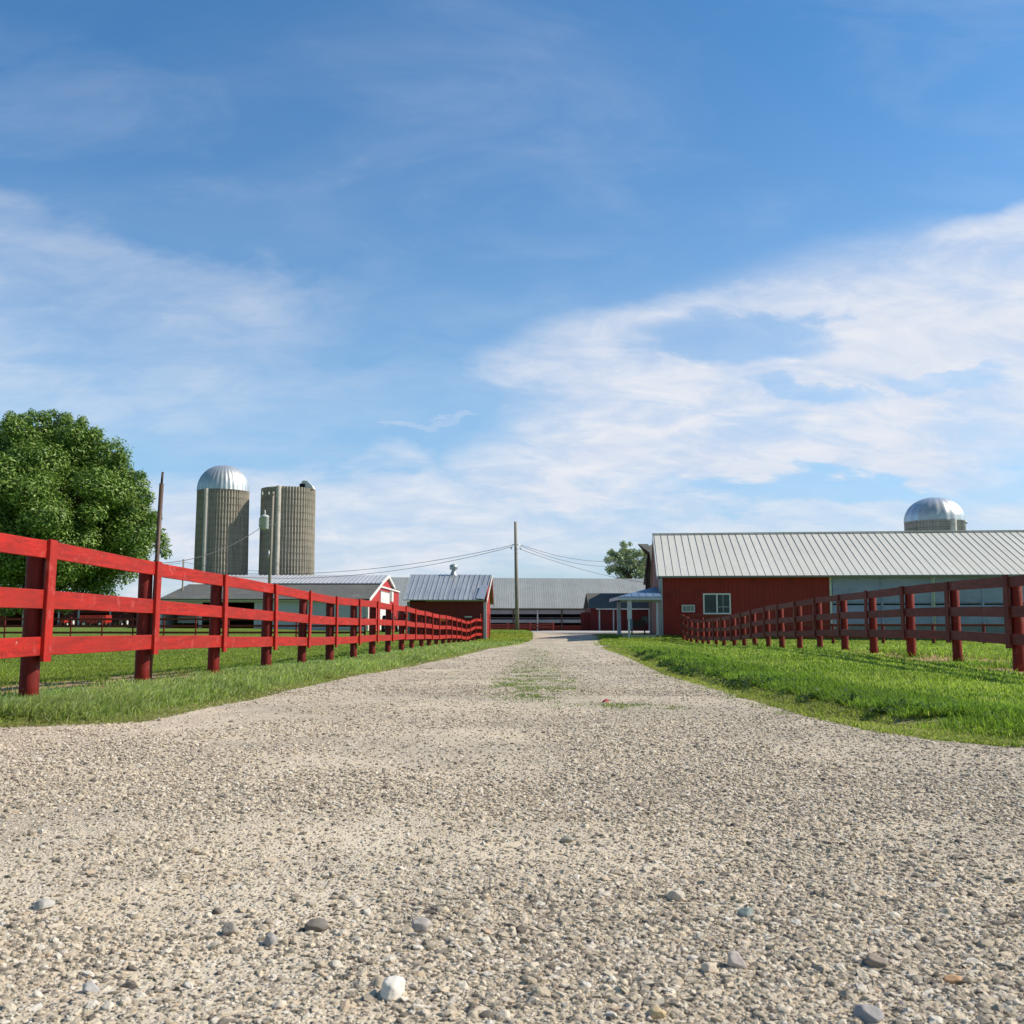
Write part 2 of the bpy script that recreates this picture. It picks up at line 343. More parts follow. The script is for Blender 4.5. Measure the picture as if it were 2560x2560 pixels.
# ground -------------------------------------------------------------------
def ground_mat():
    m, t = newmat('grass_and_soil'); v = t.coord((1,1,1))
    n1 = t.noise(v, .35, 5, .6); n2 = t.noise(v, 5, 6, .7); n3 = t.noise(t.coord((1,.45,1)), 40, 4, .7)
    g = t.mix(n2, (.07,.12,.016), (.17,.24,.035)); g = t.mix(t.math('MULTIPLY', t.sstep(n1, .4, .68), .5), g, (.20,.25,.04))
    g = t.mix(t.math('MULTIPLY', t.sstep(n3, .45, .7), .5), g, (.22,.31,.06))
    soil = t.mix(t.noise(v, 16, 6, .75), (.22,.13,.075), (.60,.41,.24))
    at = t.n('ShaderNodeAttribute', attribute_name='soil'); moss = t.n('ShaderNodeAttribute', attribute_name='moss')
    f = t.math('MULTIPLY', at.outputs['Fac'], t.sstep(t.math('ADD', n2, t.math('MULTIPLY', at.outputs['Fac'], .35)), .45, .7))
    col = t.mix(f, g, soil)
    col = t.mix(t.math('MULTIPLY', t.sstep(t.math('ADD', moss.outputs['Fac'], t.math('MULTIPLY', t.math('SUBTRACT', t.noise(v, 9, 5, .7), .5), 1.3)), .25, .7), .9), col, t.mix(t.noise(v, 14, 5, .7), (.16,.18,.045), (.46,.38,.24)))
    t.bsdf(col, .95, 0, t.math('ADD', n3, n2), .8, .02, .15); return m
M['ground'] = ground_mat()
def leafmat(name, attr='tint', trans=.35, rough=.55):
    m, t = newmat(name)
    at = t.n('ShaderNodeAttribute', attribute_name=attr)
    b = t.n('ShaderNodeBsdfPrincipled'); t.set(b.inputs['Base Color'], at.outputs['Color']); b.inputs['Roughness'].default_value = rough; b.inputs['Specular IOR Level'].default_value=.35
    tr = t.n('ShaderNodeBsdfTranslucent'); t.set(tr.inputs[0], t.mix(.6, at.outputs['Color'], t.mix(1.0, at.outputs['Color'], (1.3,1.5,.5), 'MULTIPLY')))
    mx = t.n('ShaderNodeMixShader', i0=trans, i1=b.outputs[0], i2=tr.outputs[0]); o = t.n('ShaderNodeOutputMaterial'); t.set(o.inputs[0], mx.outputs[0]); return m
M['blade'] = leafmat('grass_blades', trans=.55)
M['leaf'] = leafmat('tree_leaves', trans=.22, rough=.45)

# ------------------------------------------------------------------ terrain meshes
def steps(*segs):
    out = [segs[0][0]]
    for a,b,s in segs:
        n = max(1, int(round((b-a)/s))); out += [a+(b-a)*(i+1)/n for i in range(n)]
    return np.array(out)
def geo(a, b, s0, k):
    out = [a]
    while out[-1] < b: out.append(out[-1]+s0); s0 *= k
    return out
def grid_mesh(name, xs, ys, hf, mat, keep=None, attrs=None):
    X, Y = np.meshgrid(xs, ys); Z = hf(X, Y); nx, ny = len(xs), len(ys)
    idx = np.arange(nx*ny).reshape(ny, nx)
    q = np.stack([idx[:-1,:-1], idx[:-1,1:], idx[1:,1:], idx[1:,:-1]], -1).reshape(-1,4)
    if keep is not None:
        kf = keep(X, Y); k = (kf[:-1,:-1]|kf[:-1,1:]|kf[1:,1:]|kf[1:,:-1]).ravel(); q = q[k]
        used = np.unique(q); remap = np.full(nx*ny, -1); remap[used] = np.arange(len(used)); q = remap[q]
    else: used = np.arange(nx*ny)
    V = np.stack([X.ravel(), Y.ravel(), Z.ravel()], -1)[used]
    at = {k2: ('FLOAT', f(X, Y).ravel()[used]) for k2,f in (attrs or {}).items()}
    n = len(q); return np_mesh(name, V, q.ravel(), np.arange(n)*4, np.full(n,4), mat, True, at)
def soil_at(x, y):
    fx = np.interp(y, FL_Y, FL_X); fr = np.interp(y, FR_Y, FR_X)
    a = np.exp(-((x-(fx-.55))/.85)**2)*(sstep(6, 7.2, y))*(1-sstep(13, 19, y))
    b = np.exp(-((x-(fr+.35))/.8)**2)*sstep(8, 12, y)*(1-sstep(20, 29, y))
    return np.clip((a+b)*sstep(.30, .46, fbm(x, y, 1.1, 12))*1.7, 0, 1)
def moss_edge(x, y):
    t = lane(x, y); return np.clip(np.exp(-((t+.12)/.22)**2)*(.5+.6*(x > 0)), 0, 1)
def road_moss(x, y):
    def bl(cx, cy, rx, ry): return np.exp(-(((x-cx)/rx)**2+((y-cy)/ry)**2))
    m = bl(.25,13.2,.48,2.8)*1.2+bl(.35,20,.48,5)*.9+bl(1.15,9.5,.4,.45)*.9+bl(.7,34,.6,14)*.75+bl(2.0,55,.8,14)*.5+bl(-1.9,10.8,.25,.3)*.4+bl(-1.1,9.9,.3,.22)*.35+bl(1.9,15,.25,3)*.2
    t = lane(x, y); m = m+.45*np.exp(-((t-.12)/.22)**2)*(x > 0)
    return np.clip(m*(.6+.8*fbm(x, y, 2.3, 21)), 0, 1)

FENCE_L = [(87,9.1),(365,12),(541,14.4),(671,16.9),(759,19.4),(828,22),(887,24.3),(933,26.7),(972,29.2),(1006,32),(1031,35),(1055,37.6),(1074,40.2),(1092,43),(1109,46),(1123.5,49),(1136,51.6),(1148,54),(1160,56.5),(1171,59),(1185,61.5),(1200,63.5)]
FENCE_R = [(2536,15.3),(2384,18.1),(2270,20.4),(2177,23),(2106,25.8),(2044,28),(1994,30),(1949.6,33),(1916,35.3),(1882,37.8),(1856,40),(1832,42),(1806,45),(1787,47.5),(1767,50),(1753.6,52),(1739,54),(1725,55.5),(1715,57),(1706,58)]
PL = [(-4.15,4.1),(-4.17,6.6)]+[((p-1280)/F*d, d) for p,d in FENCE_L]
PR = [(7.1,10.2),(7.25,12.75)]+[((p-1280)/F*d, d) for p,d in FENCE_R]
FL_Y = np.array([p[1] for p in PL]); FL_X = np.array([p[0] for p in PL]); FR_Y = np.array([p[1] for p in PR]); FR_X = np.array([p[0] for p in PR])

xs = np.concatenate([[-3000,-1200,-500,-200,-120,-90], steps((-70,-30,2),(-30,-10,.7),(-10,-6,.3),(-6,12,.11),(12,20,.5),(20,60,2)), [90,130,250,600,1400,3000]])
ys = np.concatenate([[-400,-100,-40,-20,-8,-2,2,4], geo(4.5, 20, .07, 1.012), geo(20.6, 140, .22, 1.018), [170,220,320,500,900,1800,4000]])
ys = np.unique(ys)
g = grid_mesh('ground', xs, ys, ground_h, M['ground'], None, {'soil': soil_at, 'moss': moss_edge}); props(g, kind='structure')
xs2 = np.concatenate([[-60,-30,-15,-9], steps((-6,-3.2,.10),(-3.2,3.6,.035),(3.6,6.5,.10)), [9,15,30,60]])
ys2 = np.unique(np.concatenate([[-30,-10,-3,0], geo(.8, 9, .028, 1.004), geo(9.1, 100, .06, 1.018)]))
rd = grid_mesh('gravel_road', xs2, ys2, road_h, M['gravel'], lambda x,y: lane(x,y) > -.35, {'moss': road_moss}); props(rd, kind='structure')
# yard behind the lane
ymb = MB()
yx = np.linspace(-11, 34, 46); yy = np.linspace(88, 129.3, 24)
yard = grid_mesh('farm_yard', yx, yy, lambda x,y: Gz(x,y)-.055, M['concrete'], lambda x,y: (lane(x,y) > -.1)); props(yard, kind='structure')

# ------------------------------------------------------------------ loose stones (stuff) and notable stones
def stones_stuff():
    P = []; S = []
    def sample(n, y0, y1, r0, r1, dens=1.0, pw=1.5, latt=None):
        u = rng.random(n*3); y = (y0**(1-pw)+(y1**(1-pw)-y0**(1-pw))*u)**(1/(1-pw)) if pw != 1 else y0*(y1/y0)**u
        hw = .53*y+.35; x = (rng.random(n*3)*2-1)*hw
        k = (lane(x,y) > .05); x, y = x[k], y[k]
        d = .25+1.0*sstep(.40,.58, fbm(x,y,.9,31))+.35*sstep(-1.5,1.5,x)
        k = rng.random(len(x)) < d/1.6; x, y = x[k][:n], y[k][:n]
        r = r0+(r1-r0)*rng.random(len(x))**2.2
        P.append(np.stack([x,y,road_h(x,y)+r*.09],-1)); S.append(r)
    sample(80000, 1.35, 5.0, .0020, .0046, pw=1.2)
    sample(75000, 1.35, 9.5, .0038, .0098, pw=1.2)
    sample(34000, 4.0, 13.5, .006, .012, pw=1.4)
    sample(26000, 11.0, 24.0, .008, .015, pw=2.2)
    sample(14000, 20.0, 60.0, .012, .024, pw=2.2)
    sample(8500, 1.4, 10.0, .0075, .0165, pw=1.1)
    sample(190, 1.5, 9.0, .012, .021, pw=1.0)
    P = np.concatenate(P); S = np.concatenate(S)
    n = len(P); me = bpy.data.meshes.new('loose_gravel'); me.vertices.add(n); me.vertices.foreach_set('co', P.astype(np.float32).ravel())
    a = me.attributes.new('size','FLOAT','POINT'); a.data.foreach_set('value', S.astype(np.float32))
    me.update(); o = bpy.data.objects.new('loose_gravel', me); link(o); me.materials.append(M['stone'])
    ng = bpy.data.node_groups.new('scatter_gravel','GeometryNodeTree'); ng.is_modifier = True
    ng.interface.new_socket('Geometry', in_out='INPUT', socket_type='NodeSocketGeometry'); ng.interface.new_socket('Geometry', in_out='OUTPUT', socket_type='NodeSocketGeometry')
    N = ng.nodes; L = ng.links; gi = N.new('NodeGroupInput'); go = N.new('NodeGroupOutput')
    jn = N.new('GeometryNodeJoinGeometry')
    for k in range(7):
        ic = N.new('GeometryNodeMeshIcoSphere'); ic.inputs['Radius'].default_value = 1; ic.inputs['Subdivisions'].default_value = 2 if k < 3 else 1
        sp = N.new('GeometryNodeSetPosition'); L.new(ic.outputs[0], sp.inputs['Geometry'])
        nz = N.new('ShaderNodeTexNoise'); nz.noise_dimensions='4D'; nz.inputs['W'].default_value = k*7.3; nz.inputs['Scale'].default_value = 1.15; nz.inputs['Detail'].default_value = 2
        sb = N.new('ShaderNodeVectorMath'); sb.operation='SUBTRACT'; sb.inputs[1].default_value=(.5,.5,.5); L.new(nz.outputs['Color'], sb.inputs[0])
        ml = N.new('ShaderNodeVectorMath'); ml.operation='SCALE'; ml.inputs['Scale'].default_value = 2.0; L.new(sb.outputs[0], ml.inputs[0]); L.new(ml.outputs[0], sp.inputs['Offset'])
        ss = N.new('GeometryNodeSetShadeSmooth'); L.new(sp.outputs[0], ss.inputs[0]); ss.inputs['Shade Smooth'].default_value = (k == 0)
        sm = N.new('GeometryNodeSetMaterial'); sm.inputs['Material'].default_value = M['stone']; L.new(ss.outputs[0], sm.inputs[0])
        gt = N.new('GeometryNodeGeometryToInstance'); L.new(sm.outputs[0], gt.inputs[0]); L.new(gt.outputs[0], jn.inputs[0])
    ip = N.new('GeometryNodeInstanceOnPoints'); L.new(gi.outputs[0], ip.inputs['Points']); L.new(jn.outputs[0], ip.inputs['Instance']); ip.inputs['Pick Instance'].default_value = True
    ri = N.new('FunctionNodeRandomValue'); ri.data_type='INT'; ri.inputs[4].default_value=0; ri.inputs[5].default_value=6; L.new(ri.outputs[2], ip.inputs['Instance Index'])
    rr = N.new('FunctionNodeRandomValue'); rr.data_type='FLOAT_VECTOR'; rr.inputs[0].default_value=(-.35,-.35,0); rr.inputs[1].default_value=(.35,.35,6.283); L.new(rr.outputs[0], ip.inputs['Rotation'])
    at = N.new('GeometryNodeInputNamedAttribute'); at.data_type='FLOAT'; at.inputs['Name'].default_value='size'
    rs = N.new('FunctionNodeRandomValue'); rs.data_type='FLOAT_VECTOR'; rs.inputs[0].default_value=(.8,.65,.40); rs.inputs[1].default_value=(1.35,1.1,.80)
    sm2 = N.new('ShaderNodeVectorMath'); sm2.operation='SCALE'; L.new(rs.outputs[0], sm2.inputs[0]); L.new(at.outputs[0], sm2.inputs['Scale']); L.new(sm2.outputs[0], ip.inputs['Scale'])
    L.new(ip.outputs[0], go.inputs[0])
    md = o.modifiers.new('scatter','NODES'); md.node_group = ng
    props(o, 'loose grey and tan pebbles strewn over the gravel lane', 'gravel', kind='stuff')
stones_stuff()
def rockmat(name, c): return basic(name, c, tuple(x*1.25 for x in c), 30, rough=.85, bump=.4, bdist=.002, lo=.25, hi=.75)
def rock(px, py, wpx, hr, c, label, seed, flat=.7, group=None):
    """an individual stone lying on the lane at the spot the photo shows"""
    Y = 3.0
    for _ in range(25):
        p = W(px, py, Y); hgt = p.z-float(road_h(p.x, Y)); Y = max(.8, Y+hgt*3.0)
    p = W(px, py, Y); r = wpx/2/F*Y
    bm = bmesh.new(); bmesh.ops.create_icosphere(bm, subdivisions=4, radius=1); rs = random.Random(seed)
    from mathutils import noise as mn
    planes = []
    for q in range(11):
        pn = Vector((rs.gauss(0,1),rs.gauss(0,1),rs.gauss(0,.8))).normalized(); planes.append((pn, rs.uniform(.62,.92)))
    for v in bm.verts:
        d = v.co.normalized(); o = Vector((seed*3.1, seed, 0))
        k = 1.0
        for q,(pn,pd) in enumerate(planes):
            dd = d.dot(pn)
            if dd > .05: k = min(k, pd/dd)
        k *= 1+.10*mn.noise(d*1.3+o)+.06*mn.noise(d*3.7+o)+.03*mn.noise(d*9+o)
        v.co = Vector((d.x*k, d.y*k*.8, d.z*k*hr))*r
    me = bpy.data.meshes.new('rock'); bm.to_mesh(me); bm.free()
    for q in me.polygons: q.use_smooth = True
    me.materials.append(rockmat('rock_%s' % seed, c)); o = bpy.data.objects.new('stone', me); link(o)
    o.location = (p.x, Y, float(road_h(p.x,Y))+r*hr*.45); o.rotation_euler = (0,0,rs.uniform(0,6))
    props(o, label, 'stone', group)
rock(983,2490,78,.8,(.66,.63,.59),'white chunky stone lying left of centre near the bottom of the lane',1)
rock(790,2325,66,.55,(.17,.15,.135),'dark brown rounded stone lying flat left of centre on the lane',2)
rock(675,2362,44,.85,(.34,.32,.31),'small grey round stone left of the dark brown stone',3)
rock(575,2335,52,.75,(.33,.29,.25),'grey brown lumpy stone, leftmost of three stones in a row',4)
rock(1055,2325,62,.7,(.40,.36,.33),'pale lilac grey stone cluster piece right of the dark brown stone',5)
rock(1840,2418,66,.72,(.46,.40,.37),'speckled oval brown stone standing beside a smaller round one',6)
rock(1775,2430,48,.65,(.62,.52,.42),'small cream round stone touching the speckled oval stone',7)
rock(2190,2415,70,.55,(.27,.22,.18),'dark angular wedge stone on the right part of the lane',8)
rock(1865,2290,56,.45,(.20,.24,.23),'flat dark green stone right of centre on the lane',9)
rock(1645,2540,56,.5,(.52,.40,.24),'flat ochre yellow stone at the bottom right of centre',10)
rock(2390,2455,62,.3,(.50,.30,.16),'thin flat orange stone chip near the right bottom corner',11)
rock(225,2480,44,.7,(.42,.41,.41),'small blue grey stone near the left bottom corner',12)
rock(110,2270,58,.5,(.42,.40,.37),'flat grey stone at the left edge of the lane',13)
rock(2170,2550,90,.5,(.30,.28,.28),'large dark grey flat stone at the bottom right edge',14)
rock(1420,2105,40,.5,(.30,.28,.24),'small dark olive stone in the middle of the lane',15)
rock(1690,2250,44,.75,(.48,.43,.37),'pale upright pebble right of centre with a shadow to its left',16)

# ------------------------------------------------------------------ grass
def blades(name, regs, label, kind='stuff'):
    VV = []; CC = []; nb = 0; LP = []; ST = []; TT = []
    for (n, xf0, xf1, y0, y1, pw, hmin, hmax, cols, wind, filt, lean) in regs:
        u = rng.random(n); y = (y0**(1-pw)+(y1**(1-pw)-y0**(1-pw))*u)**(1/(1-pw))
        a = xf0(y) if callable(xf0) else xf0; b = xf1(y) if callable(xf1) else xf1
        x = a+(b-a)*rng.random(n)
        keep = np.ones(n, bool)
        if filt is not None: keep &= rng.random(n) < filt(x, y)
        keep &= np.abs(x) < .56*y+1.5
        x, y = x[keep], y[keep]; n = len(x)
        z = np.where(lane(x, y) > -.33, np.maximum(ground_h(x, y), road_h(x, y)), ground_h(x, y))-.004
        h = (hmin+(hmax-hmin)*rng.random(n)**1.3)*(.55+.9*fbm(x, y, 1.6, 41))
        w = np.maximum(.0035, y*.00042)*(.7+.7*rng.random(n))
        th = rng.random(n)*2*np.pi; sx, sy = np.cos(th)*w, np.sin(th)*w
        lx = (rng.normal(0, lean, n)+wind[0])*h; ly = (rng.normal(0, lean, n)+wind[1])*h
        base = np.stack([x,y,z],-1)
        v0 = base+np.stack([-sx,-sy,0*x],-1); v1 = base+np.stack([sx,sy,0*x],-1)
        m = base+np.stack([lx*.35,ly*.35,h*.6],-1); v2 = m+np.stack([sx*.75,sy*.75,0*x],-1); v3 = m-np.stack([sx*.75,sy*.75,0*x],-1)
        tp = base+np.stack([lx,ly,h*(1-.25*np.minimum(1.5,np.hypot(lx,ly)/h))],-1)
        V = np.stack([v0,v1,v2,v3,tp],1).reshape(-1,3); VV.append(V)
        c = np.array(cols)[rng.integers(0,len(cols),n)]*(.65+.6*rng.random((n,1)))*(.72+.56*fbm(x,y,.55,51))[:,None]
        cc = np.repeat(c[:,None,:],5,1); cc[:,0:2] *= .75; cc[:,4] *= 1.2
        CC.append(np.concatenate([cc.reshape(-1,3), np.ones((n*5,1))],1))
        i = (nb+np.arange(n)*5)[:,None]
        lp = np.concatenate([i+0,i+1,i+2,i+3, i+3,i+2,i+4],1).ravel(); LP.append(lp); nb += n*5
    LP = np.concatenate(LP); m = len(LP)//7
    st = np.stack([np.arange(m)*7, np.arange(m)*7+4],1).ravel(); tt = np.tile([4,3], m)
    o = np_mesh(name, np.concatenate(VV), LP, st, tt, M['blade'], False, {'tint': ('FLOAT_COLOR', np.concatenate(CC))})
    props(o, label, 'grass', kind=kind); return o
fl = lambda y: np.interp(y, FL_Y, FL_X); fr = lambda y: np.interp(y, FR_Y, FR_X)
xl = lambda y: interp(y, XL); xr = lambda y: interp(y, XR)
def off_lane(x, y): t = lane(x, y); return np.maximum(sstep(-.02, -.30, t), .05*(t < .25))
def off_lane_soil(x, y): return off_lane(x, y)*(1-.93*soil_at(x, y))
GV = [(.24,.34,.05),(.31,.41,.07),(.38,.47,.11),(.16,.25,.035),(.48,.51,.20)]
GB = [(.38,.49,.17),(.48,.57,.26),(.62,.66,.40),(.26,.37,.10),(.44,.53,.16)]
GFc = [(.29,.37,.06),(.35,.42,.07),(.21,.28,.04),(.44,.43,.16)]
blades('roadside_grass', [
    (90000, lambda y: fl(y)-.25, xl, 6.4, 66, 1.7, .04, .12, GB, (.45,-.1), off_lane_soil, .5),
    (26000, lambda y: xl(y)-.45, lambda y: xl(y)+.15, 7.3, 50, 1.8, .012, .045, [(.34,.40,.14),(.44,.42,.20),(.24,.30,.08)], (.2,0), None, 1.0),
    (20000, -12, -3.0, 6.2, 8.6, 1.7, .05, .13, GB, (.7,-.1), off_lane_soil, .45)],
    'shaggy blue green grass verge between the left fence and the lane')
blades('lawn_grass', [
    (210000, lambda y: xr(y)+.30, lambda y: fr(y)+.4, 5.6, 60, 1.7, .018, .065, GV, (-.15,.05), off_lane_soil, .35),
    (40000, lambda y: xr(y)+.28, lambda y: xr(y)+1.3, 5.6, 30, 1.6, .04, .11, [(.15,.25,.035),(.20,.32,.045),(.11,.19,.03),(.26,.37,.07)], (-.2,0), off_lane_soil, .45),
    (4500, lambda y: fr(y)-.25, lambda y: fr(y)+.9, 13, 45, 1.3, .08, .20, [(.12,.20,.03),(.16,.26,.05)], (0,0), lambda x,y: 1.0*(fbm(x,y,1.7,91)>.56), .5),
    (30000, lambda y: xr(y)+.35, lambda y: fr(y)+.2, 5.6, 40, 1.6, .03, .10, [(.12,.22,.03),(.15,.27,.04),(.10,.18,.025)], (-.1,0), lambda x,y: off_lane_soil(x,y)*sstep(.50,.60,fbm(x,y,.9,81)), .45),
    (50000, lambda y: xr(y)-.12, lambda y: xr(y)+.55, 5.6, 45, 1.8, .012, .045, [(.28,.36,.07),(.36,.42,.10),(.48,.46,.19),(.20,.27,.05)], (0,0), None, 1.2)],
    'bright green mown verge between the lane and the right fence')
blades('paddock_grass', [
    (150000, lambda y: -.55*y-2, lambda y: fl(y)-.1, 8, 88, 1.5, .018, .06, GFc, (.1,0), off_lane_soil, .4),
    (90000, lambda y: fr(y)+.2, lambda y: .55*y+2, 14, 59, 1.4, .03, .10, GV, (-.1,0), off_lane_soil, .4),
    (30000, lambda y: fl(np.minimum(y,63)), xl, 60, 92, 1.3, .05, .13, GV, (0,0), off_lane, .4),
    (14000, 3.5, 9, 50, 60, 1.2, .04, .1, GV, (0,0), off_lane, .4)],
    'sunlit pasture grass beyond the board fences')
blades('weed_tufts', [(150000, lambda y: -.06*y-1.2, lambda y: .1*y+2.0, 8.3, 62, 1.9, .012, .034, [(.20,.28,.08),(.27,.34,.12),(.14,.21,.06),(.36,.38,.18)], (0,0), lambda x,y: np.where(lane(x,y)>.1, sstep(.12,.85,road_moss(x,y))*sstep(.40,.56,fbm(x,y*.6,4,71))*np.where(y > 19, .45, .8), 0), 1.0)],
    'thin low weeds growing in the middle of the gravel lane')
def broadleaf():
    V = []; Cc = []; n = 9000
    u = rng.random(n); y = (5.7**-.9+(26**-.9-5.7**-.9)*u)**(-1/.9); x = xr(y)+np.abs(rng.normal(0,.35,n))+.05
    k = (rng.random(n) < sstep(.46,.56,fbm(x,y,1.3,61)))&(lane(x,y) < .02); x,y = x[k],y[k]; n = len(x)
    z = ground_h(x,y)+.02+.05*rng.random(n)
    th = rng.random(n)*6.283; L = (.018+.022*rng.random(n))*np.maximum(1,y/12); wd = L*.45; tz = rng.normal(0,.5,n)
    c, s = np.cos(th), np.sin(th); b = np.stack([x,y,z],-1)
    d = np.stack([c*L,s*L,tz*L],-1); e = np.stack([-s*wd,c*wd,0*x],-1)
    V = np.stack([b-d, b+e, b+d, b-e],1).reshape(-1,3)
    col = np.array([(.035,.075,.015),(.05,.10,.02),(.07,.13,.03)])[rng.integers(0,3,n)]
    Cc = np.concatenate([np.repeat(col,4,0), np.ones((n*4,1))],1)
    o = np_mesh('clover_leaves', V, np.arange(n*4), np.arange(n)*4, np.full(n,4), M['blade'], False, {'tint':('FLOAT_COLOR',Cc)})
    props(o, 'dark broad clover leaves along the right edge of the lane', 'clover', kind='stuff')
broadleaf()

# ------------------------------------------------------------------ board fences
RAILZ = [(.38,.54),(.785,.945),(1.225,1.38)]
def post_mesh(x, y, r, h, lean=(0,0), n=16):
    mb = MB(); z0 = float(ground_h(x,y))-.15; zt = float(Gz(x,y))+h
    ph = random.random()*6
    pts = [(x,y,z0),(x,y,z0+.3),(x+lean[0]*.5,y+lean[1]*.5,(z0+zt)/2),(x+lean[0],y+lean[1],zt-.02),(x+lean[0],y+lean[1],zt)]
    mb.tube(pts, [r*1.04,r*1.02,r,r*.97,r*.86], n); return mb
def board_fence(pts, side, mats, label, loc, group='red three rail board fences', missing=()):
    mr, mp, ml = mats; t = thing('board_fence', label, 'fence', loc, group)
    g = [float(Gz(x,y)) for x,y in pts]; dx = side
    K = [(0,0),(11,0),(14,-.09),(17,-.11),(19,-.14),(20,-.19),(21,-.15),(22,-.03),(23,-.08)] if side > 0 else [(0,0),(10,0),(13,-.14),(17,-.19),(19,-.1),(21,.05)]
    dip = [float(interp(i, K)) for i in range(len(pts))]; g0 = g; g = [a+b for a,b in zip(g, dip)]  # side = +1: boards on the +x face of the posts
    jig = [random.uniform(-.012,.012) for _ in pts]
    for i,(x,y) in enumerate(pts):
        r = random.uniform(.078,.088)
        post_mesh(x, y, r, 1.33+dip[i], (random.uniform(-.012,.012), random.uniform(-.02,.02))).build('post', mp, t)
        xb = x+dx*(.085+.02); yb = y
        ln = random.uniform(-.03,.03)
        if side > 0 and i == 6: ln = -.10
        mb = MB(); zz = g[i]
        mb.beam((xb+dx*.035, yb+ln*.5+random.uniform(-.01,.01), zz+.33+random.uniform(-.01,.01)), (xb+dx*.036, yb-ln*.5, zz+1.39+random.uniform(-.01,.012)), .145, .036, (1,0,0), segs=3, jit=.002)
        mb.build('batten', ml, t)
    for i in range(len(pts)-1):
        (x0,y0),(x1,y1) = pts[i], pts[i+1]
        for k,(a,b) in enumerate(RAILZ):
            zc = (a+b)/2; j0 = jig[i]+random.uniform(-.008,.008); j1 = jig[i+1]+random.uniform(-.008,.008)
            d = Vector((x1-x0,y1-y0,0)).normalized()*.006
            mb = MB(); mb.beam((x0+dx*.105+d.x,y0+d.y,g[i]+zc+j0), (x1+dx*.105-d.x,y1-d.y,g[i+1]+zc+j1), .032, b-a+random.uniform(-.006,.004), (0,0,1), segs=6, jit=.0025)
            mb.build('rail', mr, t)
    return t
random.seed(11)
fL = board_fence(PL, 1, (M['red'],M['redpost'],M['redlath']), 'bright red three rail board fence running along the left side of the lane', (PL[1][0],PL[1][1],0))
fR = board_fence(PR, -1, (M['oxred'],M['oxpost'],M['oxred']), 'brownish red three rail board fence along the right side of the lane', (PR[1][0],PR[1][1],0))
mb = MB(); mb.box((XX(1104,46)-.05,45.7,1.0-.2),(XX(1111,46)+.08,45.74,1.2-.2)); mb.build('orange_tag', M['orange'], fL)
def x_fence(pts, rails, r, h, mats, label, name='board_fence', rw=.03, grp='red three rail board fences', battens=False, face=-1):
    t = thing(name, label, 'fence', (pts[0][0],pts[0][1],0), grp)
    g = [float(Gz(x,y)) for x,y in pts]
    for x,y in pts: post_mesh(x,y,r,h,(0,random.uniform(-.02,.02)),10).build('post', mats[1], t)
    for i in range(len(pts)-1):
        for a,b in rails:
            mb = MB(); zc=(a+b)/2; f = face*(r+rw/2)
            mb.beam((pts[i][0]+.004,pts[i][1]+f,g[i]+zc),(pts[i+1][0]-.004,pts[i+1][1]+f,g[i+1]+zc+random.uniform(-.01,.01)), rw, b-a, (0,0,1), segs=3, jit=.002)
            mb.build('rail', mats[0], t)
    return t
# cross run where the right fence turns towards the barn
x_fence([(PR[-1][0]+.3,58.3),(10.6,58.25),(12.2,58.2)], RAILZ, .07, 1.36, (M['oxred'],M['oxpost']), 'short red board fence run turning from the right fence towards the barn window')
# paddock rails in front of the curtain side of the barn
x_fence([(13.2+i*2.4, 51-.1*i) for i in range(10)], [(.30,.50),(.86,.97)], .08, 1.0, (M['oxred'],M['oxred']), 'low dark red two rail fence in front of the blue grey barn curtains', grp='low rail fences')
# far paddock fence on the left
x_fence([(XX(-150+82.0*i, 72.5-.9*math.sin(i*.5)), 72.5) for i in range(14)], [(.30,.44),(.76,.90),(1.22,1.36)], .055, 1.45, (M['oxred'],M['redpost']), 'thin dark red rail fence far across the left pasture', grp='low rail fences')
# rails in front of the long far barn
x_fence([(XX(p,110),110) for p in (1213,1269,1324,1381)], [(.25,.42),(.55,.70)], .10, .82, (M['oxred'],M['redpost']), 'low red rails in front of the long grey barn behind the utility pole', grp='low rail fences')
# tubular gate at the end of the left fence
gt = thing('pipe_gate', 'tall red tubular farm gate standing ajar at the corner of the small red shed', 'gate', (-1.8,63.8,float(Gz(-1.8,63.8))))
gz = float(Gz(-1.8,63.8))
for k,(a,b) in enumerate([((-1.93,63.7),(-1.40,65.0))]):
    for zz in (.18,.42,.66,.90,1.14,1.38,1.55):
        MB().tube([(a[0],a[1],gz+zz),(b[0],b[1],gz+zz)], .022, 8).build('bar', M['redpost'], gt)
    for q in (0,.33,.66,1):
        x = a[0]+(b[0]-a[0])*q; y = a[1]+(b[1]-a[1])*q
        MB().tube([(x,y,gz+.1),(x,y,gz+1.6)], .028, 8).build('upright', M['redpost'], gt)
# brown pipe
gz = float(Gz(-4.0,12.0)); t = thing('steel_pipe', 'tall thin brown steel pipe standing at the second post of the left fence', 'pipe', (-4.06,12.12,gz))
p0 = Vector((XX(389,12.16),12.16,gz-.1)); p1 = W(404,1209,12.16); p2 = W(407,1180,12.16)
MB().tube([p0,p1], .026, 12).build('lower_pipe', M['brownpipe'], t)
MB().tube([p1,p2], .014, 10).build('inner_pipe', M['brownpipe'], t)

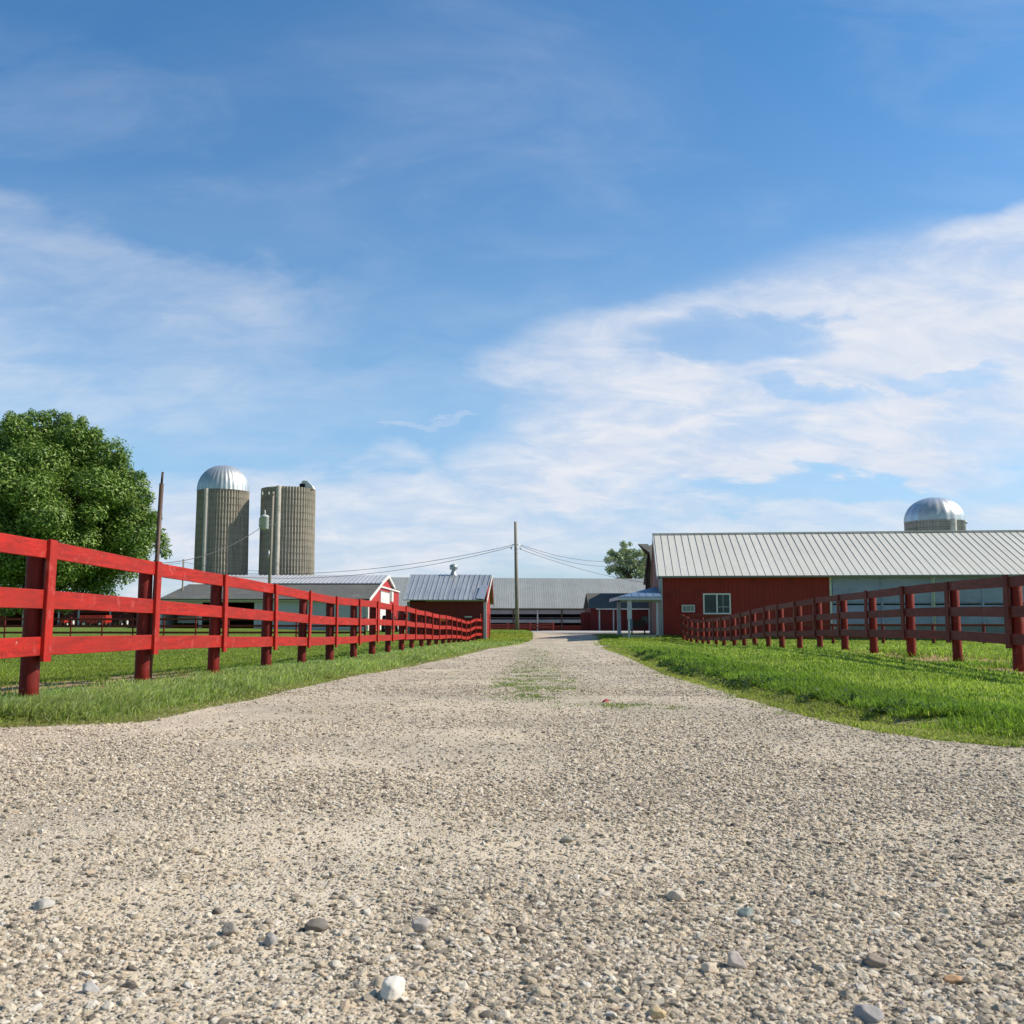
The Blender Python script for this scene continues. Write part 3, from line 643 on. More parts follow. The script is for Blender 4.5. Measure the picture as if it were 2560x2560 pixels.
# ------------------------------------------------------------------ utility poles and wires
def wire(a, b, sag, label, r=.02):
    a = Vector(a); b = Vector(b); pts = []
    for i in range(25):
        u = i/24; p = a.lerp(b,u); p.z -= sag*4*u*(1-u); pts.append(p)
    o = MB().tube(pts, r, 5).build('power_line', M['wire']); props(o, label, 'power line', 'power lines strung between the poles')
t = thing('utility_pole', 'tall plain wooden utility pole standing on the grass tip at the end of the lane', 'utility pole', (XX(1291,88),88,float(Gz(.37,88))), 'wooden utility poles')
x = XX(1293,88); zt = ZZ(1304,88); xt = XX(1288.5,88)
MB().tube([(x,88,0),(x+(xt-x)*.5,88,zt/2),(xt,88,zt)], [.17,.15,.115], 14).build('pole', M['polewood'], t)
MB().tube([(xt-.28,87.8,ZZ(1362,88)),(xt+.45,87.8,ZZ(1362,88))], .035, 8).build('crossbar', M['steel'], t)
for dx_,py in ((-.35,1370),(.42,1370)):
    MB().lathe(xt+dx_,87.8,[(.001,ZZ(py,88)-.14),(.06,ZZ(py,88)-.12),(.04,ZZ(py,88)-.04),(.07,ZZ(py,88)),(.03,ZZ(py,88)+.08),(.001,ZZ(py,88)+.1)],10).build('insulator', M['steel'], t)
cp = Vector((xt-.2,87.8,ZZ(1363,88)))
wire(cp, W(560,1432,95), .9, 'upper wire running from the central pole left over the barns')
wire(cp+Vector((0,0,-.12)), W(560,1440,95), 1.1, 'lower wire running from the central pole left over the barns')
cr = Vector((xt+.42,87.8,ZZ(1362,88)))
wire(cr, W(1660,1378,118), 1.3, 'topmost wire from the central pole to the right towards the small tree')
wire(cr+Vector((0,0,-.1)), W(1660,1388,118), 1.5, 'middle wire from the central pole to the right towards the small tree')
wire(cr+Vector((0,0,-.4)), W(1660,1462,118), .5, 'lowest wire from the central pole descending to the right')
D2 = 73
t = thing('utility_pole', 'grey utility pole with a transformer can standing in front of the right hand silo', 'utility pole', (XX(678,D2),D2,float(Gz(-17,D2))), 'wooden utility poles')
zt = ZZ(1229,D2); xb, xt = XX(676,D2), XX(682,D2)
MB().tube([(xb,D2,-.3),(xt,D2,zt)], [.13,.085], 12).build('pole', M['polewood'], t)
MB().beam((XX(655,D2),D2-.12,ZZ(1240,D2)),(XX(686,D2),D2-.12,ZZ(1237,D2)), .08, .09).build('crossarm', M['polewood'], t)
for px in (656,672): MB().lathe(XX(px,D2),D2-.12,[(.04,ZZ(1238,D2)),(.06,ZZ(1235,D2)),(.03,ZZ(1231,D2)),(.001,ZZ(1229,D2))],10).build('insulator', M['transformer'], t)
cx, cy = XX(664,D2), D2-.2; z0, z1 = ZZ(1324,D2), ZZ(1291,D2)
tc = MB().lathe(cx,cy,[(.001,z0),(.24,z0),(.29,z0+.05),(.29,z1-.1),(.31,z1-.08),(.31,z1-.02),(.22,z1+.06),(.001,z1+.10)],20).build('transformer_can', M['transformer'], t)
MB().lathe(cx,cy-.02,[(.05,z1+.08),(.08,z1+.16),(.05,z1+.22),(.08,z1+.28),(.03,z1+.42),(.001,z1+.44)],10).build('bushing', M['transformer'], tc)
MB().box((cx+.28,D2-.06,z0+.3),(xt,D2+.02,z0+.38)).box((cx+.28,D2-.06,z1-.35),(xt,D2+.02,z1-.27)).build('bracket', M['steel'], t)
MB().tube([(cx-.33,cy,z1-.1),(cx-.38,cy,z1-.3),(cx-.36,cy,z0+.15)], .035, 8).build('arrester', M['transformer'], t)
MB().tube([(cx,cy,z1+.42),(cx+.08,cy,z1+.9),(XX(672,D2),D2-.12,ZZ(1236,D2))], .012, 6).build('lead_wire', M['wire'], t)
MB().beam((xt+.06,D2,ZZ(1316,D2)),(XX(692,D2),D2,ZZ(1306,D2)), .05, .05).build('step_bracket', M['steel'], t)
MB().tube([(XX(676,D2)-.02,D2-.1,ZZ(1400,D2)),(XX(677,D2)-.04,D2-.1,ZZ(1376,D2))], .05, 8).build('meter_pipe', M['steel'], t)
wire((cx-.3,cy,z0+.1), W(395,1408,60), .55, 'dark service wire dropping left from the transformer in front of the left silo', .022)
wire(W(395,1408,60), W(150,1395,66), .4, 'thin service wire continuing left behind the brown pipe', .012)
t = thing('wire_post', 'short thin grey post rising behind the fence left of the silos', 'post', (XX(463,96),96,0)); MB().tube([(XX(463,96),96,.3),(XX(463,96),96,ZZ(1398,96))], .08, 8).build('shaft', M['polewood'], t)
wire(W(463,1406,96), W(300,1400,96), .3, 'thin far wire running left from the short grey post', .016)
wire(W(463,1406,96), W(760,1424,96), .4, 'thin far wire running between the silos', .016)

# ------------------------------------------------------------------ silos
def silo(px, D, rb, rt, zt, label, mat, ribs=58, group='concrete stave silos'):
    x = XX(px, D); t = thing('silo', label, 'silo', (x,D,0), group)
    n = ribs*3; H = 14
    def mod(k, z): return 1+(.032 if k%3==0 else (-.004 if k%3==1 else 0))
    mb = MB(); prof = [(rb+(rt-rb)*i/H, -1+(zt+1)*i/H) for i in range(H+1)]
    mb.lathe(x,D,prof,n,0,False,mod); prof2 = [(rt*.93, zt-.02),(rt*.93, zt-3.5)]
    mb.lathe(x,D,[(rt*.985,zt),(rt*.93,zt-.002),(rt*.93,zt-3.5),(.01,zt-3.5)],48,0,False)
    mb.build('stave_wall', mat, t)
    z = 1.0; k = 0
    while z < zt-.1:
        rr = rb+(rt-rb)*(z+1)/(zt+1)+.055
        mb = MB(); N = 64; vs = []; 
        for (dr,dz) in ((0,-.022),(.022,0),(0,.022),(-.03,0)):
            vs += [(x+(rr+dr)*math.cos(2*math.pi*j/N), D+(rr+dr)*math.sin(2*math.pi*j/N), z+dz) for j in range(N)]
        fs = [((a*N+j),(a*N+(j+1)%N),(((a+1)%4)*N+(j+1)%N),(((a+1)%4)*N+j)) for a in range(4) for j in range(N)]
        mb.add(vs,fs,0,True).build('hoop', M['polewood'] if mat is not M['stavepale'] else M['poledark'], t)
        z += .76
    return t, x
def dome(t, x, D, r, z0, h, n=36):
    mb = MB(); prof = []
    for i in range(13):
        a = math.pi/2*i/12; prof.append((max(.02,r*math.cos(a)**.92), z0+h*math.sin(a)))
    mb.lathe(x,D,[(r+.02,z0-.12)]+prof,n*4,0,True, lambda k,z: 1.0+(.035 if k%4==0 else (-.004 if k%4!=2 else .006)))
    return mb.build('dome', M['domemetal'], t)
def chute(t, px, D, r, xc, z0, z1, w, mat):
    x = XX(px, D); dy = math.sqrt(max(.1, r*r-(x-xc)**2)); y0 = D-dy
    mb = MB(); n = 10; vs = []
    for z in (z0, z1):
        for i in range(n+1):
            a = math.pi*i/n; vs.append((x-w/2*math.cos(a), y0+.15-w*.9*math.sin(a), z))
    fs = [(i,i+1,i+n+2,i+n+1) for i in range(n)]+[tuple(range(n+1,2*n+2))]
    mb.add(vs,fs,0,False); mb.build('chute', mat, t)
D = 116.5; zt = ZZ(1221,D-2.8)
t, x = silo(557, D, 2.90, 2.77, zt, 'tall concrete stave silo with a silver dome, left one of the pair', M['stave'])
dm = dome(t, x, D, 2.80, zt+.1, ZZ(1164,D)-zt-.1)
chute(t, 533, D, 2.85, x, -1, zt+.0, .62, M['chute'])
MB().prism([(XX(531,D-2.5),D-2.75,zt+.15),(XX(541,D-2.5),D-2.75,zt+.15),(XX(539,D-2.5),D-2.55,zt+.75),(XX(534,D-2.5),D-2.55,zt+.75)], (0,.7,0)).build('dormer', M['domemetal'], dm)
D = 117.6; zt = ZZ(1224,D)
t, x = silo(720, D, 3.02, 2.95, zt, 'roofless concrete stave silo with a small white hood on its rim', M['stave'])
chute(t, 711, D, 2.98, x, -1, zt+.02, .62, M['chute'])
mb = MB(); hx = XX(771,D); 
mb.prism([(hx-.75,D-1.2,zt-.05),(hx+.75,D-1.2,zt-.05),(hx+.55,D-1.2,zt+.35),(hx,D-1.2,zt+.85),(hx-.45,D-1.2,zt+.9),(hx-.75,D-1.2,zt+.45)], (0,1.4,0)); mb.build('hood', M['whitetrim'], t)
MB().box((hx-.82,D-1.3,zt+.05),(hx-.2,D-1.21,zt+.5)).build('hood_opening', M['dark'], t)
D = 112; zt = ZZ(1297,D-3)
t, x = silo(2335, D, 3.02, 3.00, zt, 'whitewashed silo with a shiny silver dome rising behind the red barn roof', M['stavepale'])
dome(t, x, D, 3.02, zt+.05, ZZ(1244,D)-zt-.05, 20)
chute(t, 2352, D, 3.0, x, -1, zt, .75, M['whitetrim'])
MB().tube([(x+3.0,D-.5,zt+.1),(x+3.3,D-.5,zt-.25)], .1, 8).build('filler_pipe', M['steel'], t)

# ------------------------------------------------------------------ buildings
def slab(mb, a, b, c, d, th, mi=0):
    """thick sheet from a quad (a,b,c,d), thickened downwards"""
    a,b,c,d = map(Vector,(a,b,c,d)); n = (b-a).cross(d-a).normalized()
    if n.z < 0: n = -n
    mb.prism([a,b,c,d], -n*th, mi)
# ---- main red barn (turned six degrees)
t = thing('red_barn', 'long low red barn with a pale ribbed metal roof filling the right side', 'barn', (8.47,60,.04))
O = Vector((8.47,60,0)); U = Vector(BU); V_ = Vector(BV)
def B(u, v, z): return O+U*u+V_*v+Vector((0,0,z))
def bbox(mb, u0,u1,v0,v1,z0,z1, mi=0):
    p = [B(u0,v0,z0),B(u1,v0,z0),B(u1,v1,z0),B(u0,v1,z0)]; return mb.prism(p, (0,0,z1-z0), mi)
ze, zr, dv = 3.41, 6.43, 7.0
sl = (zr-ze)/(dv+.4)
LEN = 50
w0, w1, wz0, wz1 = 2.5, 4.02, 1.257, 2.405
a0, a1, az0, az1 = 1.28, 1.96, 1.35, 1.77
mb = MB()
bbox(mb,.12,a0,0,.15,-.2,3.5); bbox(mb,a1,w0,0,.15,-.2,3.5); bbox(mb,w1,9.6,0,.15,-.2,3.5)
bbox(mb,a0,a1,0,.15,-.2,az0); bbox(mb,a0,a1,0,.15,az1,3.5); bbox(mb,w0,w1,0,.15,-.2,wz0); bbox(mb,w0,w1,0,.15,wz1,3.5)
mb.build('front_wall', M['barnred'], t)
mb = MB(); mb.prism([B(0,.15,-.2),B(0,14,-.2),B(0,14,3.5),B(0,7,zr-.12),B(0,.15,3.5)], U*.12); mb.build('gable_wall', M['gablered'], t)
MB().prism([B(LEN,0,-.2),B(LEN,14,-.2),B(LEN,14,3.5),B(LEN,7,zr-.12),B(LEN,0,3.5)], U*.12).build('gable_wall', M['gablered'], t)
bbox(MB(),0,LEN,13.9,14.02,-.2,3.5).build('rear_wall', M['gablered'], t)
mb = MB(); slab(mb, B(-.12,-.4,ze), B(LEN,-.4,ze), B(LEN,7,zr), B(-.12,7,zr), .06); slab(mb, B(-.12,7,zr), B(LEN,7,zr), B(LEN,14.4,ze), B(-.12,14.4,ze), .06)
roof = mb.build('roof', M['barnroof'], t)
mb = MB(); u = -.02
while u < LEN:
    mb.beam(B(u,-.4,ze+.006), B(u,6.95,zr+.006), .024, .026, (0,0,1)); u += .43
mb.build('standing_seam', M['seam'], roof)
MB().beam(B(-.15,7,zr+.05),B(LEN,7,zr+.05),.35,.05).build('ridge_cap', M['barnroof'], roof)
MB().beam(B(-.1,-.47,ze-.05),B(LEN,-.47,ze-.05),.11,.11).build('gutter', M['soffit'], roof)
mb = MB(); mb.prism([B(-.14,-.42,ze-.2),B(-.14,7,zr-.2),B(-.14,7,zr-.02),B(-.14,-.42,ze-.02)], U*.04).build('rake_board', M['whitetrim'], roof)
bbox(MB(),-.02,.20,-.03,.16,-.15,3.25).build('corner_trim', M['shadetrim'], t)
MB().tube([B(.10,-.42,3.3),B(.10,-.34,3.15),B(.10,-.10,3.0),B(.10,-.10,.15)], .055, 8).build('downspout', M['shadetrim'], t)
bbox(MB(),9.55,9.68,-.04,.12,-.1,3.35).build('corner_trim', M['whitetrim'], t)
# window
mb = MB(); wf = .06
wd = MB(); 
bbox(wd,w0-.02,w1+.02,-.05,.02,wz0-.02,wz0+wf); bbox(wd,w0-.02,w1+.02,-.05,.02,wz1-wf,wz1+.02); bbox(wd,w0-.02,w0+wf,-.052,.018,wz0+wf,wz1-wf); bbox(wd,w1-wf,w1+.02,-.052,.018,wz0+wf,wz1-wf)
wm = (w0+w1)/2; bbox(wd,wm-.04,wm+.04,-.056,.016,wz0+wf,wz1-wf)
win = thing('window','',''); C.objects.unlink(win); bpy.data.objects.remove(win)
win = wd.build('window', M['winwhite'], t)
bbox(MB(),w0+wf,wm-.04,.0,.01,wz0+wf,wz1-wf).build('pane', M['glass'], win); bbox(MB(),wm+.04,w1-wf,.02,.03,wz0+wf,wz1-wf).build('pane', M['glass'], win)
mb = MB(); bbox(mb,wm+.33,wm+.36,-.01,.015,wz0+wf,wz1-wf); bbox(mb,wm+.04,w1-wf,-.012,.013,wz0+.38,wz0+.41); mb.build('muntin', M['greywall'], win)
# air conditioner
ac = MB(); bbox(ac,a0,a1,-.28,.1,az0+.02,az1-.02); ac = ac.build('air_conditioner', M['soffit'], t)
mb = MB(); bbox(mb,a0-.03,a1+.03,-.31,-.282,az1-.06,az1); bbox(mb,a0-.03,a1+.03,-.31,-.282,az0,az0+.06); bbox(mb,a0-.03,a0+.03,-.308,-.283,az0+.06,az1-.06); bbox(mb,a1-.03,a1+.03,-.308,-.283,az0+.06,az1-.06)
for k in (.22,.44): bbox(mb,a0+k,a0+k+.03,-.306,-.284,az0+.06,az1-.06)
mb.build('frame', M['whitetrim'], ac)
mb = MB()
for k in range(7): bbox(mb,a0+.04,a1-.04,-.300,-.285,az0+.08+k*.04,az0+.095+k*.04)
mb.build('grille', M['steel'], ac)
# curtain side
bbox(MB(),9.68,LEN,1.2,1.3,-.2,3.5).build('shade_backing', M['dark'], t)  # black sheet behind the curtains paints in the barn's inner shade
bbox(MB(),9.68,LEN,-.02,.10,-.2,.55).build('knee_wall', M['soffit'], t)
us = [9.68+2.72*i for i in range(16)]
def curt(u0,u1,z0,z1,name,seed):
    n, m = 22, 8; vs = []; rs = random.Random(seed); ph = rs.random()*9
    for j in range(m+1):
        for i in range(n+1):
            a = i/n; b = j/m; bow = .05*math.sin(math.pi*b)+.018*math.sin(a*17+ph+b*1.7)+.015*math.sin(a*41+ph*2)*b+rs.uniform(-.004,.004)
            sag = .03*math.sin(a*9+ph)*b
            vs.append(B(u0+(u1-u0)*a, -.0-bow, z0+(z1-z0)*b+sag*(j==0)))
    fs = [(j*(n+1)+i,j*(n+1)+i+1,(j+1)*(n+1)+i+1,(j+1)*(n+1)+i) for j in range(m) for i in range(n)]
    MB().add(vs,fs,0,True).build(name, M['curtain'], t)
for i in range(len(us)-1):
    if us[i] > 36: break
    curt(us[i]+.03,us[i+1]-.03,1.86,3.36,'curtain',i); curt(us[i]+.03,us[i+1]-.03,.62,1.74,'curtain',i+50)
    bbox(MB(),us[i+1]-.05,us[i+1]+.05,-.10,.1,-.1,3.36).build('frame_post', M['shadetrim'] if i==1 else M['curtain'], t)
MB().tube([B(9.7,-.09,1.83),B(38,-.09,1.83)], .018, 6).build('curtain_rod', M['steel'], t)
MB().tube([B(15.2,-.42,3.32),B(15.2,-.16,3.1),B(15.2,-.16,.1)], .05, 8).build('downspout', M['whitetrim'], t)
MB().lathe(B(28.4,7,0).x,B(28.4,7,0).y,[(.12,zr),(.12,zr+.12),(.2,zr+.16),(.001,zr+.26)],12).build('vent', M['steel'], roof)

# ---- porch with blue roof
t = thing('porch', 'small blue roofed porch on pale posts beside the end of the red barn', 'porch', (7.2,61,.04))
x0,x1,y0,y1 = 5.95,8.42,58.6,63.6; ze_, za = 2.22, 2.86
mb = MB(); A=(x0,y0,ze_); Bc=(x1,y0,ze_); Ap=(x1,y0+2.3,za); Bk=(x1,y1,za); Dk=(x0,y1,ze_)
mb.prism([A,Bc,Ap],(0,0,-.04)); mb.prism([A,Ap,Bk,Dk],(0,0,-.04)); rf = mb.build('roof', M['blueroof'], t)
mb = MB()
for k in range(1,6):
    q = x0+(x1-x0)*k/6; yy_ = y0+2.3*(q-x0)/(x1-x0); mb.beam((q,y0+.02,ze_+.01),(q,yy_,ze_+.01+(za-ze_)*(q-x0)/(x1-x0)),.03,.03)
mb.build('standing_seam', M['blueroof'], rf)
mb = MB(); mb.box((x0,y0-.03,ze_-.20),(x1,y0,ze_-.045)); mb.box((x0-.03,y0-.03,ze_-.20),(x0,y1,ze_-.045)); mb.build('fascia', M['shadetrim'], rf)
MB().box((x0+.01,y0+.01,ze_-.16),(x1,y1,ze_-.13)).build('ceiling', M['soffit'], t)
MB().box((x0+.2,y0+.25,ze_-.32),(x1,y0+.38,ze_-.17)).build('header', M['soffit'], t)
g0 = float(Gz(6.6,58.8))
mb = MB(); mb.box((6.50,58.75,.95),(6.74,58.95,2.0)); mb.build('post_box', M['shadetrim'], t)
MB().box((6.53,58.78,-.1),(6.64,58.90,.945)).build('post', M['shadetrim'], t)
mb = MB().box((6.34,62.9,-.1),(6.56,63.1,2.0)).box((6.29,62.85,-.1),(6.61,63.15,.12)); mb.build('post', M['shadetrim'], t)
MB().box((8.14,58.9,-.05),(8.26,59.02,2.0)).build('post', M['shadetrim'], t)
MB().box((8.30,63.0,-.05),(8.44,63.14,2.0)).build('post', M['shadetrim'], t)
MB().box((x0+.3,y0+.3,-.1),(x1,y1,.06)).build('slab', M['concrete'], t)
MB().box((6.62,59.0,.35),(6.80,59.2,.94)).build('post_box', M['blueroof'], t)
t = thing('bench', 'dark wooden bench in the shade under the blue roofed porch', 'bench', (7.6,62.2,.06))
MB().box((7.05,62.0,.42),(7.95,62.4,.47)).build('seat', M['poledark'], t); MB().box((7.05,62.4,.5),(7.95,62.44,.9)).build('backrest', M['poledark'], t)
for q in (7.1,7.86): 
    for w in (62.04,62.3): MB().box((q,w,.06),(q+.05,w+.05,.42)).build('leg', M['poledark'], t)
t = thing('notice_board', 'pale framed notice board on the wall side of the blue roofed porch', 'notice board', (8.3,61,.7))
MB().box((7.95,64.0,.75),(8.32,64.03,1.15)).build('panel', M['soffit'], t); MB().box((7.92,64.031,.72),(8.35,64.06,1.18)).build('frame', M['poledark'], t)

# ---- gambrel barn behind
t = thing('gambrel_barn', 'dark red gambrel barn with a hay hood peeking out behind the long barn', 'barn', (10.6,78,.04))
a4 = R(4); gv = Vector((math.sin(a4),math.cos(a4),0)); gu = Vector((math.cos(a4),-math.sin(a4),0)); GO = Vector((10.75,79,0))
def Gp(u,v,z): return GO+gu*u+gv*v+Vector((0,0,z))
zr2 = ZZ(1360,79)
prof = [(-5.2,2.6),(-3.4,5.2),(0,zr2-.1),(3.4,5.2),(5.2,2.6)]
MB().prism([Gp(0,v,z) for v,z in [(-5,-.2)]+[(v*.97,z-.08) for v,z in prof]+[(5,-.2)]], gu*.15).build('gable_wall', M['gablered'], t)
MB().prism([Gp(22,v,z) for v,z in [(-5,-.2)]+[(v*.97,z-.08) for v,z in prof]+[(5,-.2)]], gu*.15).build('gable_wall', M['gablered'], t)
for sgn in (-1,1): MB().prism([Gp(.15,sgn*5,-.2),Gp(22,sgn*5,-.2),Gp(22,sgn*5,2.5),Gp(.15,sgn*5,2.5)], gv*(-sgn*.1)).build('side_wall', M['barnred'], t)
mb = MB()
for i in range(4):
    (v0,z0),(v1,z1) = prof[i],prof[i+1]; e0 = -.35
    slab(mb, Gp(e0,v0,z0),Gp(22,v0,z0),Gp(22,v1,z1),Gp(e0,v1,z1), .1)
rf = mb.build('roof', M['shingle'], t)
mb = MB(); mb.prism([Gp(-.36,-1.6,zr2-.75),Gp(-.36,0,zr2),Gp(-1.15,0,zr2+.02)], (0,0,-.08)); mb.prism([Gp(-.36,1.6,zr2-.75),Gp(-1.15,0,zr2+.02),Gp(-.36,0,zr2)], (0,0,-.08)); mb.build('hay_hood', M['shingle'], rf)
mb = MB()
for i in range(4): (v0,z0),(v1,z1) = prof[i],prof[i+1]; mb.prism([Gp(-.38,v0,z0-.3),Gp(-.38,v0,z0-.0),Gp(-.38,v1,z1-.0),Gp(-.38,v1,z1-.3)], gu*.03)
mb.build('rake_board', M['poledark'], rf)

wx = 15.6; hz_ = 9.2  # unseen block added behind the barns to shade the dark shed roof
MB().prism([(wx,107,-.2),(wx,121,-.2),(wx,121,5.4),(wx,118.5,7.8),(wx,114,hz_),(wx,109.5,7.8),(wx,107,5.4)],(13,0,0)).build('shadow_block', M['barnred'], t)
mb = MB(); pr = [(106.5,5.2),(109.5,7.9),(114,hz_+.1),(118.5,7.9),(121.5,5.2)]
for i in range(4): slab(mb,(wx-.3,pr[i][0],pr[i][1]+.1),(wx+13.3,pr[i][0],pr[i][1]+.1),(wx+13.3,pr[i+1][0],pr[i+1][1]+.1),(wx-.3,pr[i+1][0],pr[i+1][1]+.1),.09)
mb.build('shadow_block_roof', M['shingle'], t)  # roof of the same added, unseen shadow caster
# ---- small dark-roofed red shed before the far barn
t = thing('dark_roof_shed', 'low dark red shed with dark grey roof and thin white trim beyond the porch', 'shed', (11,112,.06))
xa, xb = XX(1474,112), XX(1665,112)
MB().box((xa,112,-.1),(xb,112.15,2.5)).build('front_wall', M['shedred'], t); MB().box((xa,112.15,-.1),(xa+.12,120,2.5)).build('side_wall', M['shedred'], t); MB().box((xb-.12,112.15,-.1),(xb,120,2.5)).build('side_wall', M['shedred'], t)
mb = MB(); ee = ZZ(1519,111.4); rr_ = ZZ(1483,115.5); slab(mb,(xa-.2,111.4,ee),(xb,111.4,ee),(xb,115.5,rr_),(xa-.2,115.5,rr_),.08); slab(mb,(xa-.2,115.5,rr_),(xb,115.5,rr_),(xb,120.4,ee),(xa-.2,120.4,ee),.08)
rf = mb.build('roof', M['shingle'], t)
MB().box((XX(1488,111.3),111.3,ee-.22),(XX(1622,111.3),111.36,ee-.08)).build('fascia', M['whitetrim'], rf)
for p in (1496,1531,1619): MB().box((XX(p-1.7,112),111.93,0),(XX(p+1.7,112),111.99,ee-.25)).build('trim_board', M['whitetrim'], t)
MB().box((XX(1450,113),113,-.1),(xa-.01,113.15,1.95)).build('wing_wall', M['shedred'], t)

# ---- long far barn
t = thing('long_barn', 'very long low barn with a weathered grey metal roof across the end of the yard', 'barn', (2,130,-.1))
xa, xb = -24, 30; ee = ZZ(1518.5,129.4); rr_ = ZZ(1446,139)
mb = MB(); slab(mb,(xa,129.4,ee),(xb,129.4,ee-.15),(xb,139,rr_-.12),(xa,139,rr_+.2),.08); slab(mb,(xa,139,rr_+.2),(xb,139,rr_-.12),(xb,148.6,ee-.1),(xa,148.6,ee),.08); rf = mb.build('roof', M['farroof'], t)
MB().box((xa,129.5,ee-.32),(xb,129.55,ee-.10)).build('fascia', M['poledark'], rf)
MB().box((xa,133.5,-.3),(xb,133.6,ee)).build('shade_backing', M['dark'], t)  # black sheet in place of the barn's unlit depth
MB().box((xa,130,-.3),(xb,130.1,.55)).build('knee_wall', M['shedred'], t)
MB().box((xa,130.02,ZZ(1535,130)),(xb,130.10,ee-.3)).build('curtain', M['farcurtain'], t)
MB().box((xa,130.03,ZZ(1557,130)),(xb,130.10,ZZ(1549,130))).build('curtain', M['farcurtain'], t)
MB().box((xa,131.5,ZZ(1546,130)),(xb,131.55,ZZ(1543,130))).build('feed_rail', M['farcurtain'], t)
for i in range(19):
    q = xa+.1+i*3.0; MB().box((q,129.9,-.2),(q+.16,130.0,ee-.1)).build('post', M['greywall'] if i%3==0 else M['poledark'], t)
for q in (xa, xb-.15): MB().prism([(q,130.2,-.3),(q,148,-.3),(q,148,ee-.2),(q,139,rr_-.35),(q,130.2,ee-.2)],(.15,0,0)).build('gable_wall', M['shedred'], t)

# ---- small red shed
t = thing('red_shed', 'small red shed with ribbed metal roof and round vent near the left fence end', 'shed', (-4,64,-.2))
xa, xb, ya, yb = -6.30,-1.58,64,76; hw = 2.05
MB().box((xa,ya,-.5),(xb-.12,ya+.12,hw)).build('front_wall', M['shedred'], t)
MB().prism([(xb-.12,ya,-.5),(xb-.12,yb,-.5),(xb-.12,yb,hw),(xb-.12,70,3.85),(xb-.12,ya,hw)],(.12,0,0)).build('gable_wall', M['shedlit'], t)
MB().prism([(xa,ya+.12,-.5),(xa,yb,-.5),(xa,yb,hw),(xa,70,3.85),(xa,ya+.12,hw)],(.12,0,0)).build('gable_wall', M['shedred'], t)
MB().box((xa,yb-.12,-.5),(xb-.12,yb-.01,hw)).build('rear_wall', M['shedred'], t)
ef, er = ZZ(1499,63.4), ZZ(1436,70)
mb = MB(); slab(mb,(xa-.32,63.4,ef),(xb-.13,63.4,ef-.02),(xb+.22,70,er-.03),(xa-.52,70,er),.05); slab(mb,(xa-.52,70,er),(xb+.22,70,er-.03),(xb+.22,76.6,ef),(xa-.3,76.6,ef),.05)
rf = mb.build('roof', M['shedroof'], t)
mb = MB(); k = 0
for i in range(17):
    f = i/16; a = Vector((xa-.30+(xb-.13-xa+.28)*f,63.4,ef+.01)); b = Vector((xa-.50+(xb+.2-xa+.48)*f,69.95,er+.008)); mb.beam(a,b,.04,.045)
mb.build('rib', M['shedroof'], rf)
mb = MB(); mb.prism([(xb-.62,63.5,ef+.09),(xb-.10,63.35,ef+.03),(xb+.06,66.6,ef+1.03),(xb-.40,66.4,ef+.98)],(0,0,-.02)); mb.build('loose_sheet', M['steel'], rf)
MB().prism([(xb+.05,63.6,ef-.22),(xb+.05,63.6,ef-.02),(xb+.24,70,er-.05),(xb+.24,70,er-.28)],(.03,0,0)).build('rake_board', M['whitetrim'], rf)
MB().prism([(xb+.24,70,er-.30),(xb+.24,70,er-.06),(xb+.24,76.5,ef-.02),(xb+.24,76.5,ef-.24)],(.03,0,0)).build('rake_board', M['shedlit'], rf)
MB().box((xb-.16,ya-.04,-.4),(xb+.01,ya-.003,hw)).build('corner_trim', M['greywall'], t)
MB().box((xb+.003,ya+.0,-.4),(xb+.03,ya+.28,hw)).build('corner_trim', M['whitetrim'], t)
MB().box((xa-.14,ya-.05,-.4),(xa+.05,ya-.003,hw)).build('corner_trim', M['soffit'], t)
vx = XX(1135,70); zv = er-.05
mb = MB(); mb.lathe(vx,69.9,[(.30,zv-.15),(.20,zv+.12),(.13,zv+.30),(.13,zv+.36),(.26,zv+.38),(.27,zv+.66),(.22,zv+.68),(.001,zv+.78)],20); mb.build('roof_vent', M['steel'], rf)
MB().box((-2.9,ya-.03,1.08),(-2.45,ya-.003,1.16)).build('plaque', M['whitetrim'], t)

# ---- long white building with red gable
t = thing('white_barn', 'long low white garage building with a red gable end and two tone grey roof', 'building', (-20,92,.2))
X0, XA = -12.7, -31.0; Y0 = 92
ze_ = ZZ(1497,91.6); zk = 4.50; zr3 = ZZ(1438,105.5); gb = .05
# roof planes
mb = MB(); slab(mb,(XA,91.5,ze_),(X0+.15,91.5,ze_),(X0+.15,100,zk),(XA,100,zk),.1); low = mb.build('lower_roof', M['shingle'], t)
mb = MB(); slab(mb,(XA+1.5,99.7,zk+.08),(X0+.2,99.7,zk+.08),(X0+.2,105.5,zr3),(XA+1.5,105.5,zr3),.08); slab(mb,(XA+1.5,105.5,zr3),(X0+.2,105.5,zr3),(X0+.2,111.2,zk+.05),(XA+1.5,111.2,zk+.05),.08); up = mb.build('upper_roof', M['whiteroof'], t)
mb = MB(); q = XA+1.6
while q < X0+.1: mb.beam((q,99.7,zk+.10),(q,105.45,zr3+.02),.07,.06); q += .42
mb.build('rib', M['whiteroof'], up)
mb = MB(); slab(mb,(XA,111.2,zk-.02),(X0+.1,111.2,zk-.02),(X0+.1,117.2,zk-.02),(XA,117.2,zk-.02),.1); mb.build('flat_roof', M['shingle'], t)
MB().prism([(X0-.15,Y0+.12,-.3),(X0-.15,117,-.3),(X0-.15,117,4.30),(X0-.15,111,4.38),(X0-.15,105.5,zr3-.12),(X0-.15,99.8,4.40),(X0-.15,Y0+.12,ze_-.02)],(.15,0,0)).build('gable_wall', M['brightside'], t)
